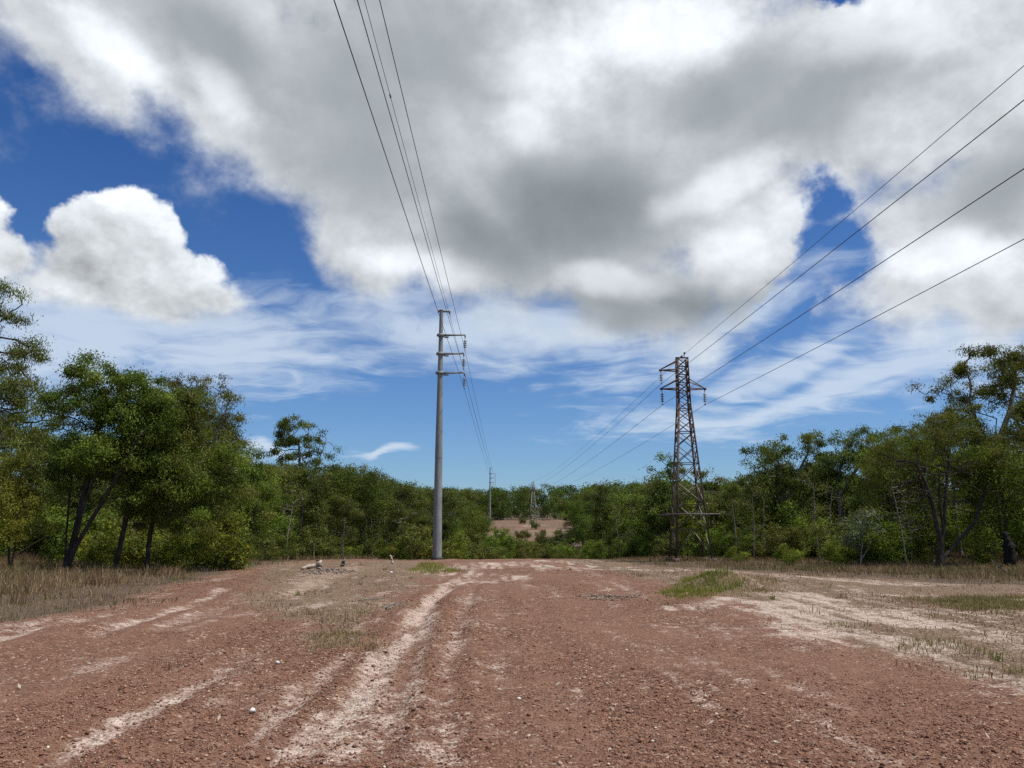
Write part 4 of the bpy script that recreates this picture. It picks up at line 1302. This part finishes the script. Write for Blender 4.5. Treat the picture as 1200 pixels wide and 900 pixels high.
# low litter and stubble on the brown ground
n = 120000
x, y = wedge(n, 9, 60, r)
s_, b_, l_, o_ = zones(x, y)
pch = sstep(0.48, 0.68, fbm(x * 0.5, y * 0.35, 4, 63))
k = r.uniform(0, 1, n) < (b_ * (1 - s_) * (0.10 + 0.9 * pch)) * 0.55
x, y = x[k], y[k]
grow_grass("stubble", "sparse dead stubble and leaf litter on the brown flats", "stubble", x, y, r.uniform(0.02, 0.11, len(x)), 0.010 + 0.00045 * y, DRY * 0.85, r, [.2, .14, .26, .08, .2, .07, .05], 1.2)
# green patches
gx = []; gy = []; gh = []
specs = [(0.11, 7000, "low bright green grass patch in front of the gravel mound"), (0.20, 3600, "taller green tuft of grass against the gravel mound"), (0.12, 1300, "thin green grass right of the gravel mound"),
         (0.11, 9000, "wide green grass patch at the right edge of the road"), (0.16, 3600, "small yellow-green grass patch at the steel pole's foot"), (0.10, 900, "sparse green tuft on the pale sand at right"),
         (0.06, 1300, "thin dull green grass in the middle of the left wheel tracks")]
for poly, (hh, n, lab) in zip(GREEN_PATCH, specs):
    P = np.array(poly); lo, hi = P.min(0) - .4, P.max(0) + .4
    x = r.uniform(lo[0], hi[0], n * 2); y = r.uniform(lo[1], hi[1], n * 2)
    s = sdpoly(x, y, poly) + (fbm(x * 1.5, y * 1.1, 3, 44) - 0.5) * 1.2
    k = r.uniform(0, 1, len(x)) < sstep(-0.9, 0.7, s) * (0.35 + 0.65 * sstep(0.4, 0.6, fbm(x * 3, y * 3, 2, 71)))
    x, y = x[k][:n], y[k][:n]
    dull = 'thin' in lab or 'sparse' in lab or 'wide' in lab
    grow_grass("green_grass", lab, "green grass", x, y, hh * r.uniform(0.4, 1.2, len(x)), 0.007 + 0.0003 * y, (GRN * 0.42 + DRY[:4] * 0.45) if dull else GRN, r, None, 0.5)
# single weeds and dead tufts thinning out over the bare ground
nt = 520
tx, ty = wedge(nt, 9, 55, r, spread_=0.74)
s_, b_, l_, o_ = zones(tx, ty)
k = r.uniform(0, 1, nt) < 0.05 + 0.75 * b_ * (1 - s_)
tx, ty = tx[k], ty[k]; nt = len(tx)
nb = r.integers(8, 46, nt); ti_ = np.repeat(np.arange(nt), nb); rad_ = r.uniform(0.03, 0.16, nt)[ti_]
x = tx[ti_] + r.normal(0, 1, len(ti_)) * rad_; y = ty[ti_] + r.normal(0, 1, len(ti_)) * rad_
hh = (r.uniform(0.05, 0.2, nt)[ti_]) * r.uniform(.5, 1.2, len(ti_))
isg = (r.uniform(0, 1, nt) < 0.4)[ti_]
tint = np.where(isg[:, None], GRN[r.integers(0, 4, len(ti_))] * 0.8, DRY[r.integers(0, 5, len(ti_))]) * r.uniform(.7, 1.2, (len(ti_), 1))
V, Fq, T = blades(x, y, hh, 0.006 + 0.0003 * y, tint, r, 0.7)
ob = link("weeds", mesh_np("weeds", V, Fq, mgr, tint=T)); ob["kind"] = "stuff"; ob["label"] = "small scattered weeds and dead tufts on the bare ground"; ob["category"] = "weeds"
# pale dead leaves and chips
n = 9000
x, y = wedge(n, 5, 40, r)
s_, b_, l_, o_ = zones(x, y)
k = r.uniform(0, 1, n) < 0.14 + 0.3 * b_
x, y = x[k], y[k]; n = len(x)
z = H(x, y)
a = r.uniform(0, 2 * pi, n); L = r.uniform(0.02, 0.075, n); W = L * r.uniform(0.25, 0.5, n)
tl = r.normal(0, 0.3, (n, 2))
dx_, dy_ = np.cos(a), np.sin(a)
P = np.stack([x, y, z + 0.018], 1); D = np.stack([dx_, dy_, tl[:, 0]], 1); S = np.stack([-dy_, dx_, tl[:, 1]], 1)
V = np.stack([P, P + D * (L * .45)[:, None] + S * (W / 2)[:, None], P + D * L[:, None], P + D * (L * .45)[:, None] - S * (W / 2)[:, None]], 1).reshape(-1, 3)
lt = np.array([(0.52, 0.45, 0.36), (0.36, 0.27, 0.19), (0.24, 0.15, 0.10), (0.60, 0.56, 0.48)])[r.choice(4, n, p=[.3, .3, .28, .12])] * r.uniform(.8, 1.15, (n, 1))
ob = link("leaf_litter", mesh_np("leaf_litter", V, np.arange(4 * n).reshape(n, 4), mgr, tint=np.repeat(lt, 4, 0))); ob["kind"] = "stuff"; ob["label"] = "fallen pale leaves scattered on the gravel"; ob["category"] = "leaf litter"
# ------------------------------------------------------------------ power lines
def metal(name, a, b, rough, met, scale):
    m, g, o = new_mat(name)
    p = g.new('ShaderNodeTexCoord').outputs['Object']
    n = g.noise(g.v('MULTIPLY', p, (1, 1, 0.35)), scale, 6, 0.6)
    bs = g.new('ShaderNodeBsdfPrincipled')
    g.l.new(g.mix(g.mr(n, 0.32, 0.68), a, b), bs.inputs['Base Color'])
    bs.inputs['Metallic'].default_value = met
    g.l.new(g.mr(n, 0.3, 0.7, rough - .1, rough + .12), bs.inputs['Roughness'])
    g.l.new(bs.outputs[0], o.inputs[0]); return m


galv = metal("galvanised_steel", (0.185, 0.205, 0.20), (0.27, 0.29, 0.285), 0.62, 0.0, 3.0)
dsteel = metal("weathered_steel", (0.062, 0.036, 0.026), (0.145, 0.092, 0.068), 0.75, 0.0, 3.0)
lsteel = metal("grey_steel", (0.085, 0.068, 0.056), (0.21, 0.18, 0.155), 0.65, 0.0, 4.0)
tar = metal("dark_footing", (0.03, 0.03, 0.03), (0.07, 0.065, 0.06), 0.8, 0.0, 6.0)
glassy = metal("grey_porcelain", (0.13, 0.14, 0.13), (0.22, 0.23, 0.215), 0.35, 0.0, 4.0)
wirem = metal("conductor", (0.035, 0.036, 0.038), (0.06, 0.06, 0.062), 0.6, 0.3, 1.0)


def insulator(parent, top, n_disc=4, drop=1.0, rdisc=0.13):
    """a string of discs; returns the clamp point"""
    x, y, z = top
    b = MB()
    b.tube([(x, y, z), (x, y, z - drop)], 0.018, 6)
    pitch_ = 0.155; z0 = z - 0.30
    ob = link("insulator_string", None, parent)
    for i in range(n_disc):
        zz = z0 - i * pitch_
        b.lathe([(0.02, zz + .07), (.05, zz + .06), (.055, zz + .02), (rdisc, zz - .02), (rdisc, zz - .035), (.03, zz - .045), (.02, zz - .06)], (x, y, 0), 12)
    b.box((x, y, z - drop - 0.03), (0.06, 0.30, 0.07))
    b.box((x, y, z - 0.06), (0.05, 0.05, 0.12))
    bpy.data.objects.remove(ob)
    b.build("insulator_string", glassy, parent)
    return x, y, z - drop - 0.06


POLE_H = 18.6
def steel_pole(label, x, y):
    t = thing("steel_pole", label, "power pole", (x, y, Hs(x, y)), 0, "steel power poles")
    b = MB(); n = 12
    zs = np.array([0.05, 7.55]); b.tube([(0, 0, z) for z in (0.03, 3.8, 7.6)], [0.345, 0.308, 0.272], n, caps=False); b.build("lower_shaft", galv, t, smooth=True)
    b = MB(); b.tube([(0, 0, z) for z in (7.35, 7.36, 13, POLE_H)], [0.283, 0.283, 0.208, 0.135], n, caps=False)
    b.tube([(0, 0, 7.30), (0, 0, 7.36)], [0.29, 0.29], n, caps=False); b.build("upper_shaft", galv, t, smooth=True)
    b = MB(); b.lathe([(0.0, -0.25), (0.42, -0.25), (0.42, 0.16), (0.40, 0.19), (0.0, 0.19)], (0, 0, 0), 16); b.build("footing", tar, t)
    b = MB(); b.box((0.22, 0, POLE_H - 0.06), (0.95, 0.16, 0.13)); b.box((0.62, 0, POLE_H - 0.16), (0.12, 0.10, 0.14)); b.tube([(0, 0, POLE_H - .02), (0, 0, POLE_H + .04)], 0.17, 12)
    b.build("cap_bracket", galv, t)
    clamps = [(0.66, 0, POLE_H - 0.42)]
    b = MB(); b.tube([(0.66, 0, POLE_H - .1), (0.66, 0, POLE_H - .42)], 0.03, 6); b.build("earth_wire_clamp", tar, t)
    for z, Lx in ((16.65, 1.86), (15.2, 1.78), (13.72, 1.84)):
        rr = 0.15 + (POLE_H - z) / POLE_H * 0.20
        a = MB()
        a.tube([(rr * 0.6, 0, z), (0.9, 0, z + 0.01), (Lx, 0, z + 0.03)], [0.095, 0.078, 0.06], 8)
        a.box((0, 0, z), (2 * rr + 0.12, 2 * rr + 0.10, 0.20)); a.box((-rr - 0.10, 0, z), (0.09, 0.16, 0.15))
        a.box((Lx - .02, 0, z - 0.05), (0.10, 0.14, 0.22)); a.box((rr + 0.25, 0, z - 0.16), (0.34, 0.05, 0.10))
        a.build("crossarm", galv, t)
        clamps.append(insulator(t, (Lx - 0.02, 0, z - 0.14), 4, 0.98, 0.14))
    return t, clamps


px0 = ray(512, 653)[0] * 57
pole, pclamps = steel_pole("tall grey steel power pole standing at the left side of the road", px0, 57.0)
fx0 = ray(574, 614)[0] * 262
pole2 = copy_tree(pole); pole2.location = (fx0, 262, Hs(fx0, 262))
pole2["label"] = "small distant steel power pole on the far red clearing"

TH = 13.25
def lattice_tower(label, x, y, rz):
    t = thing("lattice_tower", label, "pylon", (x, y, Hs(x, y)), rz, "steel lattice towers")
    def hw(z):
        return float(np.interp(z, [0, 10.2, 13.4], [1.14, 0.39, 0.35]))
    cs = [(-1, -1), (1, -1), (1, 1), (-1, 1)]
    for sx, sy in cs:
        b = MB(); prev = None
        for z in (-0.1, 3.2):
            pass
        b.angle((sx * hw(0), sy * hw(0), -0.15), (sx * hw(10.2), sy * hw(10.2), 10.2), 0.105, 0.014, (sx, sy, 0))
        b.angle((sx * hw(10.2), sy * hw(10.2), 10.2), (sx * hw(TH), sy * hw(TH), TH), 0.09, 0.014, (sx, sy, 0))
        b.box((sx * hw(0) * 1.01, sy * hw(0) * 1.01, 0.05), (0.42, 0.42, 0.34))
        b.build("leg", dsteel, t)
    # face bracing: panels grow taller towards the foot
    lv = [0.35, 2.0, 3.55, 4.95, 6.2, 7.3, 8.25, 9.05, 9.75, 10.35, 10.95, 11.5, 12.05, 12.6, TH - .05]
    b = MB(); bl = MB()
    for i in range(len(lv) - 1):
        z0, z1 = lv[i], lv[i + 1]
        q = bl if z1 < 6.3 else b
        for (ax, ay), (bx, by) in zip(cs, cs[1:] + cs[:1]):
            out = ((ax + bx) / 2, (ay + by) / 2, 0)
            p00 = (ax * hw(z0), ay * hw(z0), z0); p10 = (bx * hw(z0), by * hw(z0), z0)
            p01 = (ax * hw(z1), ay * hw(z1), z1); p11 = (bx * hw(z1), by * hw(z1), z1)
            wdt = 0.052
            if i == 0:                     # K brace at the foot
                mid = tuple((u + v) / 2 for u, v in zip(p01, p11))
                q.angle(p00, mid, wdt, .01, out); q.angle(p10, mid, wdt, .01, out); q.angle(p01, p11, wdt, .01, out)
            else:
                q.angle(p00, p11, wdt, .01, out); q.angle(p10, tuple(np.array(p01) * 0.998), wdt, .01, out)
                if i % 2 == 1 or z0 > 10:
                    q.angle(p01, p11, wdt, .01, out)
    b.build("upper_bracing", dsteel, t); bl.build("lower_bracing", lsteel, t)
    b = MB()
    for s in (-1, 1):                      # anti-climb frame
        w = hw(2.95)
        b.box((0, s * (w + .35), 2.95), (2 * w + 1.55, 0.09, 0.07)); b.box((s * (w + .62), 0, 2.95), (0.07, 2 * w + .76, 0.06))
        b.box((0, s * (w + .20), 2.91), (2 * w + 1.5, 0.03, 0.03)); b.box((0, s * (w + .05), 2.93), (2 * w + 1.5, 0.03, 0.03))
    b.build("anti_climb_frame", lsteel, t)
    cl = []
    b = MB(); b.box((0, 0, TH + .02), (0.84, 0.10, 0.08)); b.box((0, 0, TH + .10), (0.12, 0.14, 0.12)); b.tube([(0.16, 0, TH), (0.20, 0, TH + .32)], 0.025, 5); b.box((0.2, 0, TH + .34), (.1, .16, .1))
    b.build("earth_wire_peak", dsteel, t); cl.append((0.0, 0, TH + .12))
    for s, zt, L, n in ((-1, 12.42, 1.42, 3), (-1, 11.15, 1.40, 4), (1, 11.15, 1.42, 4)):
        a = MB(); w = hw(zt)
        tip = np.array([s * (L + 0.02), 0, zt])
        for sy in (-1, 1):
            a.angle((s * w, sy * w, zt), tip, 0.075, .012, (0, 0, 1))
            a.angle((s * hw(zt + .62), sy * hw(zt + .62), zt + .62), tip + np.array([0, 0, .05]), 0.065, .012, (0, 0, 1))
        mx_ = (s * (w + L) / 2)
        a.box((mx_, 0, zt + .002), (0.05, w * 1.0, 0.05))
        a.box(tuple(tip + np.array([s * .03, 0, 0])), (0.14, 0.14, 0.14))
        a.build("crossarm", dsteel, t)
        cl.append(insulator(t, (s * L, 0, zt - .05), n, 0.80 if n == 3 else 0.95, 0.12))
    return t, cl


tx = ray(809, 657)[0] * 50.4
tower, tclamps = lattice_tower("tall dark lattice pylon with a sapling growing through its legs, right of the road", tx, 50.4, 0.0)
tx2 = ray(625, 613)[0] * 240
tower2 = copy_tree(tower); tower2.location = (tx2, 240, Hs(tx2, 240))
far_steel = metal("sunlit_far_steel", (0.26, 0.25, 0.24), (0.40, 0.39, 0.37), 0.7, 0.0, 2.0)  # grey steel of the distant tower, its sunlit paleness put into the colour
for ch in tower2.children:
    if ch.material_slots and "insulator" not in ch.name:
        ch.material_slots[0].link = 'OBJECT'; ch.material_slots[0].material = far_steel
tower2["label"] = "small distant lattice pylon on the far red clearing against the dark wood"


def world_of(t, c):
    a = t.rotation_euler[2]
    return np.array([t.location[0] + c[0] * cos(a) - c[1] * sin(a), t.location[1] + c[0] * sin(a) + c[1] * cos(a), t.location[2] + c[2]])


def span(a, b, sag, n=60):
    s = np.linspace(0, 1, n)[:, None]
    p = a * (1 - s) + b * s
    p[:, 2] -= 4 * sag * (s * (1 - s))[:, 0]
    return p


def wire(label, t1, t2, c, back, sag, rad, group, splice=None):
    a = world_of(t1, c); f = world_of(t2, c); bk = a + np.array(back)
    P = np.vstack([span(bk, a, sag), span(a, f, sag)[1:]])
    b = MB(); b.tube(P, rad, 5, caps=False)
    ob = b.build("overhead_wire", wirem)
    tag(ob, label, "wire", group)
    if splice:
        i = np.argmin(np.abs(P[:, 1] - splice)); d = P[i + 1] - P[i - 1]; d /= np.linalg.norm(d)
        m = MB(); m.tube([P[i] - d * .15, P[i] - d * .11, P[i] + d * .11, P[i] + d * .15], [0.012, 0.028, 0.028, 0.012], 8); m.build("splice", wirem, ob)
    return ob


PB = (1.95, -205, -0.3); TB = (4.8, -190, 0.2)
gp_ = "wires strung on the steel poles"; gt_ = "wires strung on the lattice pylons"
wire("earth wire running to the top bracket of the steel pole", pole, pole2, pclamps[0], PB, 1.2, 0.010, gp_, 24)
wire("wire hung from the top crossarm of the steel pole", pole, pole2, pclamps[1], (1.7, -205, -.3), 1.3, 0.012, gp_)
wire("wire hung from the middle crossarm of the steel pole", pole, pole2, pclamps[2], (1.5, -205, -.3), 1.3, 0.012, gp_)
wire("wire hung from the lowest crossarm of the steel pole, passing behind its shaft", pole, pole2, pclamps[3], (1.2, -205, -.3), 1.3, 0.012, gp_)
wire("thin earth wire running to the peak of the lattice pylon", tower, tower2, tclamps[0], TB, 1.3, 0.010, gt_)
wire("wire hung from the upper left arm of the lattice pylon", tower, tower2, tclamps[1], TB, 1.4, 0.0125, gt_)
wire("wire hung from the lower left arm of the lattice pylon", tower, tower2, tclamps[2], TB, 1.4, 0.0125, gt_)
wire("wire hung from the right arm of the lattice pylon", tower, tower2, tclamps[3], TB, 1.4, 0.0125, gt_)
# ------------------------------------------------------------------ small things lying about
mpale, g, o = new_mat("bleached_wood")
p = g.new('ShaderNodeTexCoord').outputs['Object']
n = g.noise(g.v('MULTIPLY', p, (1, 1, 3)), 12, 5, 0.6)
bs = g.new('ShaderNodeBsdfPrincipled'); bs.inputs['Roughness'].default_value = 0.9
g.l.new(g.mix(n, (0.28, 0.23, 0.17), (0.50, 0.43, 0.34)), bs.inputs['Base Color']); g.l.new(bs.outputs[0], o.inputs[0])
mwhite, g, o = new_mat("white_quartz")
bs = g.new('ShaderNodeBsdfPrincipled'); bs.inputs['Roughness'].default_value = 0.7
g.l.new(g.mix(g.noise(g.new('ShaderNodeTexCoord').outputs['Object'], 25, 4), (0.55, 0.53, 0.50), (0.80, 0.79, 0.77)), bs.inputs['Base Color']); g.l.new(bs.outputs[0], o.inputs[0])
mgrey, g, o = new_mat("grey_ash_gravel")
bs = g.new('ShaderNodeBsdfPrincipled'); bs.inputs['Roughness'].default_value = 0.95
g.l.new(g.mix(g.mr(g.noise(g.new('ShaderNodeTexCoord').outputs['Object'], 9, 6, .7), .3, .7), (0.10, 0.098, 0.095), (0.30, 0.29, 0.28)), bs.inputs['Base Color']); g.l.new(bs.outputs[0], o.inputs[0])


def rough_tube(name, pts, rad, mat, seed, sides=9, jit=0.12, parent=None):
    r = np.random.default_rng(seed)
    pts = np.array(pts, float)
    s = np.linspace(0, 1, len(pts)); q = np.linspace(0, 1, max(8, len(pts) * 4))
    P = np.stack([np.interp(q, s, pts[:, k]) for k in range(3)], 1); Rr = np.interp(q, s, rad) * (1 + r.normal(0, jit, len(q)))
    P[1:-1] += r.normal(0, 0.25, (len(q) - 2, 3)) * np.minimum(Rr[1:-1], .1)[:, None]
    b = MB(); b.tube(P, np.maximum(Rr, .004), sides)
    m = b.build(name, mat, parent, smooth=True)
    return m


def rock(name, loc, size, mat, seed, n=14, flat=0.7):
    r = np.random.default_rng(seed); prof = []; V = []; fs = []
    nu, nv_ = 10, 7
    for i in range(nv_):
        th = pi * (i + 0.02) / (nv_ - 1 + 0.04)
        for j in range(nu):
            ph = 2 * pi * j / nu
            V.append(np.array([sin(th) * cos(ph), sin(th) * sin(ph), cos(th) * flat]) * size * (1 + r.normal(0, .14)))
    for i in range(nv_ - 1):
        for j in range(nu):
            k = (j + 1) % nu; fs.append([i * nu + j, (i + 1) * nu + j, (i + 1) * nu + k, i * nu + k])
    b = MB(); b.add(np.array(V), fs)
    o = b.build(name, mat); o.location = loc
    return o


def on(px, py):
    x, y = gpt(px, py); return x, y, Hs(x, y)


q = on(1183, 660); Y = 38.2
sx = ray(1183, 655)[0] * Y; sz = Hs(sx, Y)
st = rough_tube("charred_stump", [(sx, Y, sz - .1), (sx, Y, sz + .55), (sx + .02, Y, sz + 1.0), (sx - .03, Y, sz + 1.3), (sx - .03, Y, sz + 1.62)], [0.29, 0.28, 0.25, 0.15, 0.11], bark_char, 3, 11, 0.10)
tag(st, "black charred stump with a narrowed broken top at the right edge of the clearing", "stump")
Y = 45
sx = ray(459, 667)[0] * Y; sz = Hs(sx, Y)
st = thing("bleached_snag", "small bleached white branch stub standing up left of the steel pole", "dead branch", (sx, Y, sz))
rough_tube("stem", [(.10, 0, -.05), (.03, 0, .16), (-.02, 0, .32), (-.09, 0, .50)], [.10, .085, .05, .06], mpale, 5, 8, .1, st)
rough_tube("spike", [(-.03, 0, .30), (.04, .02, .42), (.07, .02, .5)], [.03, .02, .012], mpale, 6, 6, .1, st)
tag(rock("white_stone", tuple(np.array(on(458.5, 671)) + (0, 0, .03)), .07, mwhite, 8), "white stone lying at the foot of the bleached branch stub", "stone")
tag(rock("white_stone", tuple(np.array(on(295, 846)) + (0, 0, .02)), .028, mwhite, 9), "lone white stone low in the left foreground gravel", "stone")
tag(rock("white_stone", tuple(np.array(on(325, 784)) + (0, 0, .02)), .03, mwhite, 10), "white stone farther back in the left gravel, above the foreground one", "stone")
tag(rock("white_stone", tuple(np.array(on(608, 826)) + (0, 0, .01)), .02, mwhite, 12), "pale stone in the middle of the road gravel", "stone")
tag(rock("pale_rock", tuple(np.array(on(640, 667)) + (0, 0, .06)), .18, mpale, 13, flat=.5), "pale rock on the road crest below the distant pylon", "rock")
a = np.array(on(354, 668)); b_ = np.array(on(372, 664))
tag(rough_tube("bleached_log", [a + (0, 0, .08), (a + b_) / 2 + (0, 0, .12), b_ + (0, 0, .10)], [.07, .09, .05], mpale, 14), "pale bleached log lying by the orange washout", "log")
a = np.array(on(373, 672))
tag(rough_tube("tree_stump", [a + (0, 0, -.05), a + (0, 0, .25), a + (-.03, 0, .42)], [.15, .12, .11], mpale, 15), "short yellowish stump beside the bleached log", "stump")
a = np.array(on(402, 664))
tag(rough_tube("tree_stump", [a + (0, 0, -.05), a + (0, 0, .2), a + (.03, 0, .36)], [.13, .10, .08], bark_grey, 16), "thin grey stump behind the grey rubble heap", "stump")


def heap(name, label, px, py, rx, ry, n, size, seed, mat=None, hgt=.25):
    r = np.random.default_rng(seed); cx, cy, _ = on(px, py)
    a = r.uniform(0, 2 * pi, n); d = r.uniform(0, 1, n) ** .6
    x = cx + np.cos(a) * d * rx; y = cy + np.sin(a) * d * ry
    s = size * r.uniform(.5, 1.5, n)
    tint = np.array([(0.20, 0.155, 0.125), (0.27, 0.215, 0.175), (0.15, 0.12, 0.10), (0.38, 0.31, 0.25)])[r.integers(0, 4, n)]
    m = stones(name, x, y, s, tint, seed)
    co = np.empty(len(m.vertices) * 3, np.float32); m.vertices.foreach_get("co", co); co = co.reshape(-1, 3)
    co[:, 2] += np.repeat(hgt * (1 - d) * r.uniform(.3, 1, n), 6); m.vertices.foreach_set("co", co.ravel()); m.update()
    o = link(name, m); o["kind"] = "stuff"; o["label"] = label; o["category"] = "rubble"
heap("rubble", "grey rubble heap beside the bleached log and orange washout", 386, 672, 1.1, 1.6, 500, .034, 31, hgt=.10)
heap("rubble", "pale broken rubble in the washed hollow right of the road", 712, 698, 1.0, 1.5, 500, .026, 32, hgt=.08)

# fallen sticks
def stick(label, pts, r0, mat=bark_grey, seed=1, twigs=(), nm="fallen_branch", cat="branch"):
    t = rough_tube(nm, pts, np.linspace(r0, r0 * .45, len(pts)), mat, seed, 6, .1)
    tag(t, label, cat)
    for i, tw in enumerate(twigs):
        rough_tube("twig", tw, np.linspace(r0 * .45, r0 * .15, len(tw)), mat, seed + i + 1, 5, .1, t)
a = np.array(on(-6, 668)); 
Yb = a[1]
P = [np.array(at(px, py, Yb + k)) for px, py, k in ((-12, 674, 0), (12, 655, .3), (34, 640, .6), (52, 630, .8), (70, 629, 1.0))]
stick("dead grey branch leaning out of the dry grass at the left edge", P, .045, bark_dark, 41, [[P[3], np.array(at(46, 618, Yb + 1)), np.array(at(44, 610, Yb + 1.1))], [P[2], np.array(at(28, 652, Yb + .5)), np.array(at(30, 664, Yb + .4))]])
a = np.array(on(452, 719)); b_ = np.array(on(472, 715))
stick("short dark stick on the brown flat left of the bright wheel track", [a + (0, 0, .05), (a + b_) / 2 + (0, 0, .1), b_ + (0, 0, .06)], .022, bark_grey, 44)
a = np.array(on(420, 710)); b_ = np.array(on(466, 706))
stick("long thin stick lying across the brown flat left of the bright wheel track", [a + (0, 0, .04), (a + b_) / 2 + (0, 0, .05), b_ + (0, 0, .04)], .014, bark_grey, 45)
a = np.array(on(1163, 670)); b_ = np.array(on(1186, 678))
stick("dark fallen branch on the bare edge below the charred stump", [a + (0, 0, .45), a * .55 + b_ * .45 + (0, 0, .22), b_ + (0, 0, .05)], .05, bark_dark, 47, [[a * .5 + b_ * .5 + (0, 0, .2), a * .4 + b_ * .6 + (0.2, .2, .5)]])
